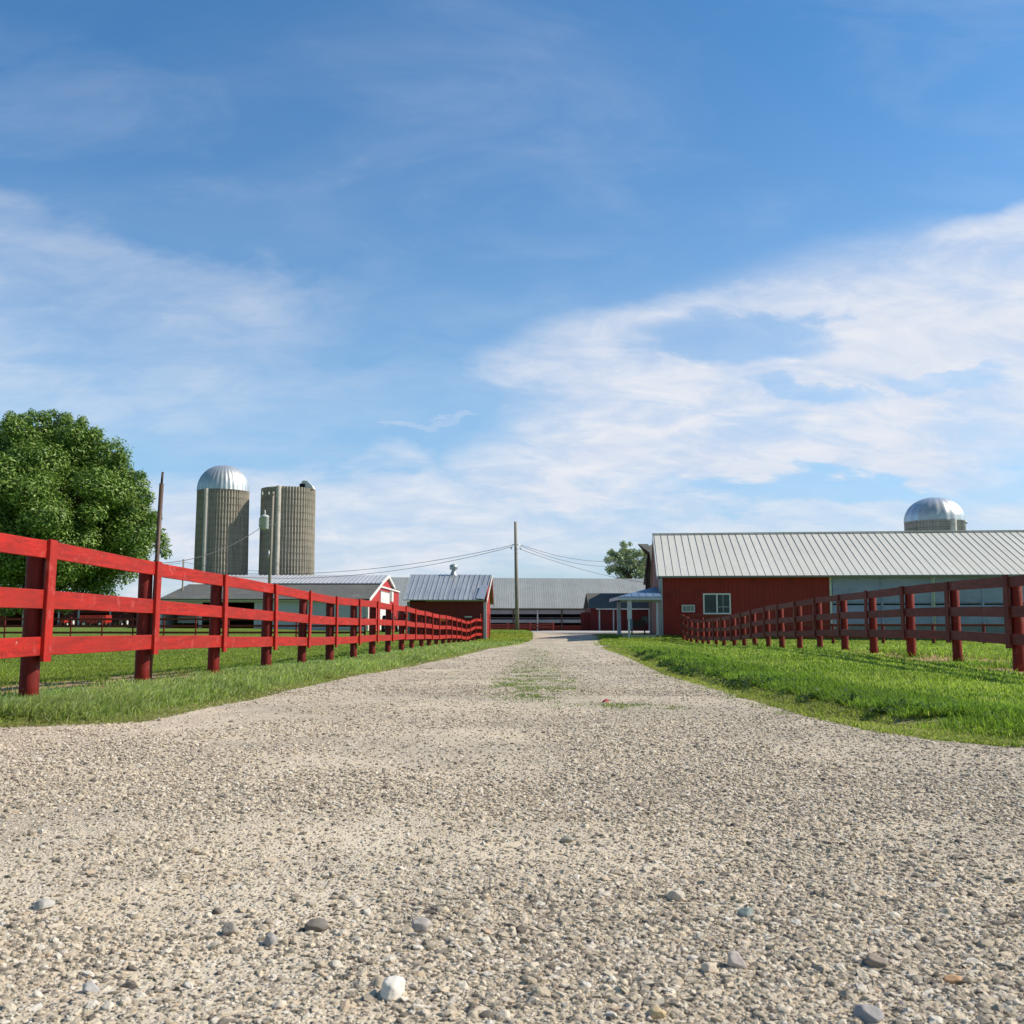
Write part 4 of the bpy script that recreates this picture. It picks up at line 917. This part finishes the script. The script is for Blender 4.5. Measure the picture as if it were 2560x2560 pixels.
MB().prism([(XA,Y0+.12,-.3),(XA,117,-.3),(XA,117,4.30),(XA,111,4.38),(XA+.01,105.5,zr3-.12),(XA,99.8,4.40),(XA,Y0+.12,ze_-.02)],(.15,0,0)).build('gable_wall', M['greywall'], t)
MB().box((XA+.2,116.8,-.3),(X0-.2,116.95,4.3)).build('rear_wall', M['greywall'], t)
def rake(a,b,w=.32,name='rake_trim'):
    a=Vector(a); b=Vector(b); MB().prism([a,b,b-Vector((0,0,w)),a-Vector((0,0,w))],(.05,0,0)).build(name, M['whitetrim'], t)
xg = X0+.20
rake((xg,91.4,ze_+.02),(xg,100,zk+.14)); rake((xg+.01,99.7,zk+.2),(xg+.01,105.5,zr3+.05),.34); rake((xg+.012,105.5,zr3+.05),(xg+.012,111.2,zk+.15),.30)
MB().box((X0+.01,99.9,zk-.30),(X0+.16,116.95,zk-.14)).build('cornice', M['whitetrim'], t)
MB().box((X0-.16,Y0-.06,-.2),(X0+.04,Y0-.005,ze_-.15)).box((X0+.003,Y0,-.2),(X0+.05,Y0+.5,ze_-.2)).build('corner_trim', M['whitetrim'], t)
MB().box((X0+.004,100.3,2.68),(X0+.10,107.4,3.80)).build('loft_door', M['whitetrim'], t); MB().box((X0+.004,100.1,3.81),(X0+.08,107.8,3.90)).build('track', M['soffit'], t)
MB().box((X0+.004,109.5,3.05),(X0+.09,111.0,4.1)).build('shutter', M['whitetrim'], t); MB().box((X0+.004,108.2,3.05),(X0+.05,109.45,4.1)).build('loft_window', M['soffit'], t)
MB().box((X0+.004,100.0,.15),(X0+.10,106.3,2.1)).build('barn_door', M['whitetrim'], t)
MB().box((X0+.004,106.4,.15),(X0+.06,112.5,1.9)).build('door_opening', M['dark'], t)
# front: openings given as (px0, px1, kind)
zt = ZZ(1506,92)
MB().box((XA,91.62,ze_-.20),(X0-.17,91.68,ze_-.09)).build('fascia', M['greywall'], t)
MB().box((XA,Y0,zt),(X0-.17,Y0+.12,ze_-.1)).build('front_beam', M['greywall'], t)
edges = [(412,505,'half'),(513,642,'open'),(650,686,'door'),(696,746,'door'),(757,776,'door'),(786,822,'door'),(833,843,'door'),(850,884,'door'),(892,915,'door')]
prev = XA
for a,b,k in edges:
    xa_, xb_ = XX(a,92), XX(b,92); gz_ = float(Gz((xa_+xb_)/2,92))-.2
    MB().box((prev,Y0,-.3),(max(prev+.05,xa_),Y0+.12,zt-.002)).build('wall_pier', M['greywall'], t); prev = xb_
    if k == 'door':
        d = MB().box((xa_+.002,Y0+.05,gz_),(xb_-.002,Y0+.09,zt-.004)).build('garage_door', M['garage'], t)
        mb = MB()
        for j in range(1,5): mb.box((xa_+.01,Y0+.035,gz_+j*.5),(xb_-.01,Y0+.049,gz_+j*.5+.03))
        mb.build('panel_line', M['greywall'], d)
    elif k == 'half':
        MB().box((xa_+.002,Y0+.05,ZZ(1522,92)),(xb_-.002,Y0+.09,zt-.004)).build('garage_door', M['garage'], t)
MB().box((prev,Y0,-.3),(X0-.17,Y0+.12,zt-.002)).build('wall_pier', M['greywall'], t)
MB().box((XA+.2,Y0+6,-.3),(X0-.2,Y0+6.1,4)).box((XX(647,92),Y0+.2,-.3),(XX(648,92)+.05,Y0+5.9,3)).build('shade_backing', M['dark'], t)  # black panels stand for the darkness inside the open bays

# ---- low open shed far left
t = thing('open_shed', 'low dark red open fronted shed with white posts far behind the big tree', 'shed', (-48,118,.45))
xa, xb = XX(-120,118), XX(352,118); zt = ZZ(1523,118)
MB().box((xa,122,-.3),(xb,122.1,zt)).build('rear_wall', M['shedred'], t)
mb = MB(); slab(mb,(xa,117.4,zt+.12),(xb+.2,117.4,zt+.12),(xb+.2,123,zt-.1),(xa,123,zt-.1),.1); mb.build('roof', M['shingle'], t)
MB().box((xa,117.9,zt-.45),(xb,118,zt)).build('front_beam', M['shedred'], t)
MB().box((xb-.12,118.05,-.3),(xb,121.9,zt)).build('side_wall', M['shedred'], t)
for a,b in ((-60,30),(165,208),(290,345)): MB().box((XX(a,118),118.05,-.3),(XX(b,118),118.12,zt-.46)).build('wall_panel', M['shedred'], t)
for p in (-20,73,161,210,288): MB().box((XX(p-2,118),117.8,-.3),(XX(p+2,118),117.89,zt-.01)).build('post', M['whitetrim'], t)

# ------------------------------------------------------------------ machines
def wheel(t, x, y, z, r, w, ax='x', name='wheel', rimcol='whitetrim'):
    n = 24; mb = MB(); d = Vector((1,0,0)) if ax=='x' else Vector((0,1,0)); c = Vector((x,y,z))
    mb.tube([c-d*w/2, c-d*w*.42, c+d*w*.42, c+d*w/2], [r*.88,r,r,r*.88], n); o = mb.build(name, M['black'], t)
    MB().tube([c-d*(w/2+.01), c+d*(w/2+.01)], r*.5, 16).build('rim', M[rimcol], o)
g0 = float(Gz(-40,104))
x0_, x1_ = XX(219,104), XX(283,104); t = thing('farm_wagon', 'bright red farm wagon box parked before the low open shed', 'wagon', (x0_,104,g0))
MB().box((x0_,103.2,g0+.35),(x1_,104.8,g0+1.15)).build('box', M['wagonred'], t)
mb = MB()
for i in range(6): q = x0_+.15+(x1_-x0_-.3)*i/5; mb.box((q-.03,103.15,g0+.4),(q+.03,103.19,g0+1.1))
mb.build('stake', M['wagonred'], t)
for q in (x0_+.5,x1_-.5):
    for yy_ in (103.1,104.8): wheel(t, q, yy_, g0+.28, .28, .16, 'y')
MB().box((x1_,103.9,g0+.35),(x1_+.8,104.0,g0+.42)).build('drawbar', M['poledark'], t)
def tractor(x, y, s, body, label):
    g = float(Gz(x,y)); t = thing('tractor', label, 'tractor', (x,y,g), 'tractors parked by the farm buildings')
    MB().prism([(x-.35*s,y-1.5*s,g+.6*s),(x-.35*s,y+.1*s,g+.6*s),(x-.35*s,y+.1*s,g+1.35*s),(x-.35*s,y-1.3*s,g+1.25*s),(x-.35*s,y-1.5*s,g+1.1*s)],(.7*s,0,0)).build('hood', M[body], t)
    MB().box((x-.5*s,y+.1*s,g+.6*s),(x+.5*s,y+1.3*s,g+1.1*s)).build('chassis', M['black'], t)
    MB().box((x-.25*s,y+.7*s,g+1.1*s),(x+.25*s,y+1.1*s,g+1.3*s)).build('seat', M['black'], t)
    mb = MB()
    for a in (-.5,.45):
        for b in (.15,1.2): mb.box((x+a*s,y+b*s,g+1.1*s),(x+(a+.05)*s,y+(b+.05)*s,g+2.2*s))
    mb.build('roll_bar', M['black'], t); MB().box((x-.6*s,y+.05*s,g+2.2*s),(x+.6*s,y+1.4*s,g+2.28*s)).build('canopy', M['black'], t)
    for a in (-.72,.72): wheel(t, x+a*s, y+.9*s, g+.72*s, .72*s, .34*s, 'x')
    for a in (-.6,.6): wheel(t, x+a*s, y-1.1*s, g+.4*s, .4*s, .24*s, 'x')
    MB().tube([(x+.2*s,y-.6*s,g+1.3*s),(x+.2*s,y-.6*s,g+1.9*s)], .04*s, 8).build('exhaust', M['black'], t)
tractor(XX(982,88), 88, .95, 'black', 'dark tractor parked before the red gable of the white garage building')
tractor(XX(312,106), 106, .6, 'black', 'small dark tractor right of the bright red wagon')
tractor(XX(178,106), 106, .6, 'wagonred', 'small red tractor left of the bright red wagon')
gx, gy = XX(478,94.2), 94.4; g0 = float(Gz(gx,gy))
t = thing('pickup_truck', 'white pickup truck parked nose out in the shaded garage bay', 'truck', (gx,gy,g0))
MB().prism([(gx-.95,gy,g0+.45),(gx-.95,gy+4.6,g0+.45),(gx-.95,gy+4.6,g0+1.05),(gx-.95,gy+.1,g0+1.0),(gx-.95,gy,g0+.9)],(1.9,0,0)).build('body', M['carwhite'], t)
MB().prism([(gx-.8,gy+1.1,g0+1.03),(gx-.8,gy+3.0,g0+1.03),(gx-.8,gy+2.8,g0+1.65),(gx-.8,gy+1.7,g0+1.65)],(1.6,0,0)).build('cab', M['carwhite'], t)
MB().prism([(gx-.7,gy+1.14,g0+1.08),(gx+.7,gy+1.14,g0+1.08),(gx+.65,gy+1.64,g0+1.60),(gx-.65,gy+1.64,g0+1.60)],(0,-.05,.02)).build('windscreen', M['glass'], t)
MB().box((gx-.5,gy-.03,g0+.6),(gx+.5,gy-.003,g0+.85)).build('grille', M['steel'], t)
for a in (-.9,.62): MB().box((gx+a,gy-.03,g0+.62),(gx+a+.28,gy-.004,g0+.85)).build('headlight', M['whitetrim'], t)
MB().box((gx-.95,gy-.10,g0+.38),(gx+.95,gy-.005,g0+.54)).build('bumper', M['steel'], t)
for a in (-.82,.82):
    for b in (.9,3.7): wheel(t, gx+a, gy+b, g0+.38, .38, .22, 'x')
# tiny red leaf on the lane
Yl = 9.75; p = W(1515,1764,Yl); zl = float(road_h(p.x,Yl))
me = MB(); me.add([(p.x-.035,Yl,zl+.008),(p.x,Yl-.02,zl+.03),(p.x+.035,Yl,zl+.012),(p.x+.01,Yl+.03,zl+.05),(p.x-.03,Yl+.02,zl+.03)],[(0,1,2,3,4)]); o = me.build('fallen_leaf', M['wagonred'], None, False)
props(o, 'small red leaf lying on the gravel lane near the weedy strip', 'leaf')

# ------------------------------------------------------------------ trees
def leaves(name, parent, C0, N, size, cols, up=.5, seed=1):
    """C0: list of (centre, radius, weight); leaf quads spread through the outer part of every clump"""
    rg = np.random.default_rng(seed); cen = np.array([c[0] for c in C0]); rad = np.array([c[1] for c in C0]); wt = rad**2; wt = wt/wt.sum()
    k = rg.choice(len(C0), N, p=wt); d = rg.normal(size=(N,3)); d /= np.linalg.norm(d,axis=1)[:,None]
    rr = rad[k]*(1-.55*rg.random(N)**1.8)*(1+.10*rg.normal(size=N)); pos = cen[k]+d*rr[:,None]*np.array([1,1,.85])
    nrm = d*.9+rg.normal(size=(N,3))*.55+np.array([0,0,up]); nrm /= np.linalg.norm(nrm,axis=1)[:,None]
    a = np.cross(nrm, rg.normal(size=(N,3))); a /= np.linalg.norm(a,axis=1)[:,None]; b = np.cross(nrm,a)
    s = size*(.6+.8*rg.random(N))[:,None]; 
    V = np.stack([pos-a*s, pos-b*s*.42+a*s*.1, pos+a*s-nrm*s*.25, pos+b*s*.42+a*s*.1],1).reshape(-1,3)
    c = np.array(cols)[rg.integers(0,len(cols),N)]*(.65+.6*rg.random((N,1)))
    cc = np.concatenate([np.repeat(c,4,0), np.ones((N*4,1))],1)
    off = np.array(wloc(parent))
    o = np_mesh(name, V-off, np.arange(N*4), np.arange(N)*4, np.full(N,4), M['leaf'], False, {'tint':('FLOAT_COLOR',cc)}); o.parent = parent; return o
def limbs(mb, base, h, targets, r0, seed):
    rs = random.Random(seed); base = Vector(base); top = base+Vector((rs.uniform(-.3,.3),rs.uniform(-.3,.3),h))
    pts = [base+Vector((0,0,-.3)), base+Vector((.05,0,h*.15)), base.lerp(top,.5), top]; mb.tube(pts, [r0*1.35,r0,r0*.8,r0*.55], 12)
    for tg in targets:
        tg = Vector(tg); s = base.lerp(top, rs.uniform(.25,.98)); m = s.lerp(tg,.5)+Vector((rs.uniform(-.5,.5),rs.uniform(-.5,.5),rs.uniform(.0,.6)))*h*.06
        mb.tube([s,s.lerp(m,.5)+Vector((0,0,.1)),m,tg], [r0*.38,r0*.3,r0*.2,r0*.06], 7)
# big tree
TD = 58; tc = W(112,1290,TD); gx = float(Gz(tc.x,TD))
t = thing('maple_tree', 'big dense round crowned green tree behind the left fence', 'tree', (tc.x,TD,gx), None)
rs = random.Random(5); cl = []
sc_ = TD/F
for i in range(190):
    # clump centres over an egg shaped crown
    th = rs.uniform(0,2*math.pi); ph = math.acos(rs.uniform(-.98,1)); k = rs.uniform(.62,.86) if i < 150 else rs.uniform(.2,.6)
    dx_, dy_, dz_ = math.sin(ph)*math.cos(th), math.sin(ph)*math.sin(th), math.cos(ph)
    rx = 285*sc_*(1.0 if dz_ < 0 else (1-.12*dz_*dz_)); rzz = (262 if dz_ > 0 else 222)*sc_
    cl.append(((tc.x+dx_*rx*k, TD+dy_*rx*k*.9, tc.z+dz_*rzz*k), rs.uniform(.75,1.45)))
for (px,py,r) in ((40,1075,.8),(95,1065,.8),(150,1072,.8),(10,1080,.8),(25,1040,.35),(78,1032,.3),(132,1034,.35),(168,1042,.3),(205,1052,.35),(238,1085,.4),(262,1120,.45),(300,1140,.4),(325,1190,.45),(352,1185,.3),(365,1240,.5),(388,1290,.4),(60,1100,1.0),(120,1100,1.0),(190,1085,.7),(-30,1085,.8),(400,1355,.55),(415,1382,.35),(392,1335,.55),(372,1300,.6),(345,1210,.7),(300,1165,.7),(255,1480,.75),(215,1500,.6),(285,1500,.4),(20,1500,1.0),(90,1505,.9),(160,1500,.8),(335,1400,.8),(230,1090,.7),(160,1050,.55),(60,1048,.5),(30,1052,.5),(110,1042,.45),(200,1062,.45)):
    p = W(px,py,TD+rs.uniform(-1.5,.8)); cl.append(((p.x,p.y,p.z), r))
mb = MB(); limbs(mb, (tc.x-.3,TD,gx), 4.2, [c[0] for c in cl[:60]], .42, 3); mb.build('trunk', M['bark'], t)
leaves('crown', t, cl, 280000, .100, [(.14,.24,.045),(.19,.30,.06),(.25,.37,.08),(.09,.165,.03),(.32,.43,.13)], .6, 3)
mb = MB()
for i in range(9):
    a = W(350+rs.uniform(-8,5),1275+i*4,TD); b = W(372+rs.uniform(0,22),1245+i*8+rs.uniform(-10,10),TD); m = a.lerp(b,.55)+Vector((0,0,rs.uniform(-.15,.2)))
    mb.tube([a,m,b],[.03,.02,.008],5); mb.tube([m,m+Vector((rs.uniform(.1,.4),0,rs.uniform(-.1,.4)))],[.015,.006],5)
mb.build('bare_twigs', M['bark'], t)
# small tree behind the far barn
TD = 158; t = thing('poplar_tree', 'small airy grey green tree rising behind the long grey barn roof', 'tree', (XX(1572,TD),TD,0)); rs = random.Random(9); cl = []
for i in range(95):
    th = rs.uniform(0,6.28); k = math.sqrt(rs.random()); px = 1572+math.cos(th)*54*k; py = 1412+math.sin(th)*56*k
    if py < 1385 and 1588 < px < 1598 : continue
    p = W(px,py,TD+rs.uniform(-2.5,2.5)); cl.append(((p.x,p.y,p.z), rs.uniform(.3,.72)))
mb = MB(); b = (XX(1572,TD),TD,0); limbs(mb, b, 8.0, [c[0] for c in cl], .22, 4); mb.build('trunk', M['bark'], t)
leaves('crown', t, cl, 17000, .14, [(.30,.40,.20),(.40,.48,.30),(.20,.28,.12),(.60,.62,.52)], .4, 5)

# ------------------------------------------------------------------ sky, sun, camera
w = bpy.data.worlds.new('World'); sc.world = w; w.use_nodes = True; T = NT(w.node_tree)
sky = T.n('ShaderNodeTexSky', sky_type='NISHITA'); sky.sun_disc = False; sky.sun_elevation = SUN_EL; sky.sun_rotation = R(90)-SUN_AZ
sky.altitude = 200; sky.air_density = 1.0; sky.dust_density = .6; sky.ozone_density = 2.0
tc_ = T.n('ShaderNodeTexCoord'); sp = T.n('ShaderNodeSeparateXYZ', i0=tc_.outputs['Generated'])
zc = T.math('MAXIMUM', sp.outputs[2], .0); yc = T.math('MAXIMUM', sp.outputs[1], .05)
u = T.math('DIVIDE', sp.outputs[0], yc); v = T.math('DIVIDE', zc, yc)
den = T.math('ADD', zc, .34)
cl = T.n('ShaderNodeCombineXYZ'); T.set(cl.inputs[0], T.math('DIVIDE', sp.outputs[0], den)); T.set(cl.inputs[1], T.math('DIVIDE', sp.outputs[1], den))
def mapv(vec, scale, rot=0, loc=(0,0,0)):
    m = T.n('ShaderNodeMapping'); T.set(m.inputs[0], vec); m.inputs['Scale'].default_value = scale; m.inputs['Rotation'].default_value = (0,0,rot); m.inputs['Location'].default_value = loc; return m.outputs[0]
wn = T.noise(mapv(cl.outputs[0],(1,1,1)), 1.1, 3, .5)
n_big = T.noise(mapv(cl.outputs[0],(1.0,1.15,1),R(-18)), 3.0, 9, .58, .25)
n_fine = T.noise(mapv(cl.outputs[0],(1.0,1.7,1),R(-25),(3,1,0)), 7.5, 10, .60, .5)
n_wisp = T.noise(mapv(cl.outputs[0],(.7,1.6,1),R(-38),(7,2,0)), 2.2, 7, .52, .9)
uw = T.math('ADD', u, T.math('MULTIPLY', T.math('SUBTRACT', n_big, .5), .34)); vw = T.math('ADD', v, T.math('MULTIPLY', T.math('SUBTRACT', n_big, .5), .16))
def PV(py): return math.tan(PITCH+math.atan((1280-py)/F))
def blob(px, py, rx, ry, rot=0, amp=1.0, soft=.25):
    cu, cv = (px-1280)/F*1.02, PV(py); a = T.math('SUBTRACT', uw, cu); b = T.math('SUBTRACT', vw, cv)
    c, s = math.cos(R(rot)), math.sin(R(rot))
    p = T.math('ADD', T.math('MULTIPLY', a, c/rx*F), T.math('MULTIPLY', b, s/rx*F)); q = T.math('SUBTRACT', T.math('MULTIPLY', b, c/ry*F), T.math('MULTIPLY', a, s/ry*F))
    r2 = T.math('ADD', T.math('MULTIPLY', p, p), T.math('MULTIPLY', q, q)); nd = T.sstep(r2, 1.0+soft, soft*.4)
    nd.node.inputs[1].default_value = 1.0+soft; nd.node.inputs[2].default_value = soft*.4
    return T.math('MULTIPLY', nd, amp)
def mx(a, b): return T.math('MAXIMUM', a, b)
big = mx(blob(2150,960,900,300,13,1.0,.8), mx(blob(1620,1130,520,130,8,.95,.6), blob(2520,600,420,70,14,.85,.6)))
big = mx(big, blob(2350,1330,700,130,0,.75,.6)); big = mx(big, blob(1750,830,520,110,10,.85,.7))
left = mx(blob(150,690,520,130,-14,.36,1.6), mx(blob(60,900,560,150,-4,.40,1.6), blob(500,1000,700,110,0,.18,1.6)))
hor = mx(blob(800,1330,800,150,0,1.0,.6), mx(blob(960,1095,110,14,0,.55,.6), blob(1250,1330,300,60,0,.5,.7)))
holes = mx(blob(1900,820,230,55,2,.75,1.5), mx(blob(2000,985,150,36,0,.6,1.5), mx(blob(2370,940,110,30,0,.5,1.5), blob(2060,1230,380,45,0,.9,1.2))))
dens = T.math('MULTIPLY', big, T.math('SUBTRACT', 1.0, holes))
tex = T.sstep(T.math('ADD', T.math('MULTIPLY', n_big, .55), T.math('MULTIPLY', n_fine, .45)), .30, .66)
d1 = T.math('MULTIPLY', dens, T.math('MULTIPLY_ADD', tex, .62, .52))
d2 = T.math('MULTIPLY', left, T.math('MULTIPLY_ADD', tex, .75, .35)); d3 = T.math('MULTIPLY', hor, T.math('MULTIPLY_ADD', tex, .45, .50))
veil = T.noise(mapv(cl.outputs[0],(.8,1.5,1),R(-50),(1,9,0)), 4.5, 8, .6, .4)
wisps = T.math('ADD', T.math('MULTIPLY', T.sstep(n_wisp, .46, .85), .12), T.math('MULTIPLY', T.sstep(veil, .44, .75), .12))
cloud = T.math('ADD', mx(mx(d1,d2),d3), wisps, clamp=True)
haze = T.math('POWER', T.math('SUBTRACT', 1.0, T.math('MINIMUM', v, 1.0)), 7)
tint = T.mix(1.0, sky.outputs[0], (1.0,1.0,1.0), 'MULTIPLY')
SKYMUL = T.mix(T.sstep(v, .22, .62), T.mix(T.sstep(v, 0, .25), (.78,.94,1.20), (.96,1.24,1.36)), (.58,1.08,1.36))
BACK = T.mix(T.sstep(sp.outputs[1], -.15, .45), (.74,.64,.52), (1,1,1))  # unseen sky behind the camera dimmed and warmed to darken facing walls
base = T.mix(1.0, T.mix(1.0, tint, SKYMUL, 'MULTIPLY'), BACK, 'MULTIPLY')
cloudcol = T.mix(T.sstep(n_fine, .3, .75), (5.6,6.15,7.3), (7.1,7.2,7.6))
col = T.mix(T.math('MULTIPLY', haze, .38), base, (4.4,5.8,7.3))
col = T.mix(T.math('MULTIPLY', cloud, .93), col, cloudcol)
bg = T.n('ShaderNodeBackground'); T.set(bg.inputs[0], col); bg.inputs[1].default_value = .12
T.n('ShaderNodeOutputWorld', i0=bg.outputs[0])

sd = bpy.data.lights.new('sun','SUN'); sd.energy = 5.0; sd.angle = R(.53); sd.color = (1.0,.90,.75)
so = bpy.data.objects.new('sun', sd); link(so)
sv = Vector((math.cos(SUN_EL)*math.cos(SUN_AZ), math.cos(SUN_EL)*math.sin(SUN_AZ), math.sin(SUN_EL)))
so.rotation_euler = sv.to_track_quat('Z','Y').to_euler(); so.location = (60,0,60)

cam = bpy.data.cameras.new('camera'); co = bpy.data.objects.new('camera', cam); link(co); co.location = (0,0,CAMZ)
co.rotation_euler = (math.pi/2+PITCH,0,0); cam.sensor_width = 36; cam.lens = 36*F/2560; cam.clip_end = 8000; cam.clip_start = .05
cam.dof.use_dof = True; cam.dof.focus_distance = 12; cam.dof.aperture_fstop = 13
sc.camera = co
sc.render.engine = 'CYCLES'; sc.view_settings.view_transform = 'Standard'; sc.view_settings.look = 'None'; sc.view_settings.exposure = 0
sc.render.resolution_x = 1024; sc.render.resolution_y = 1024
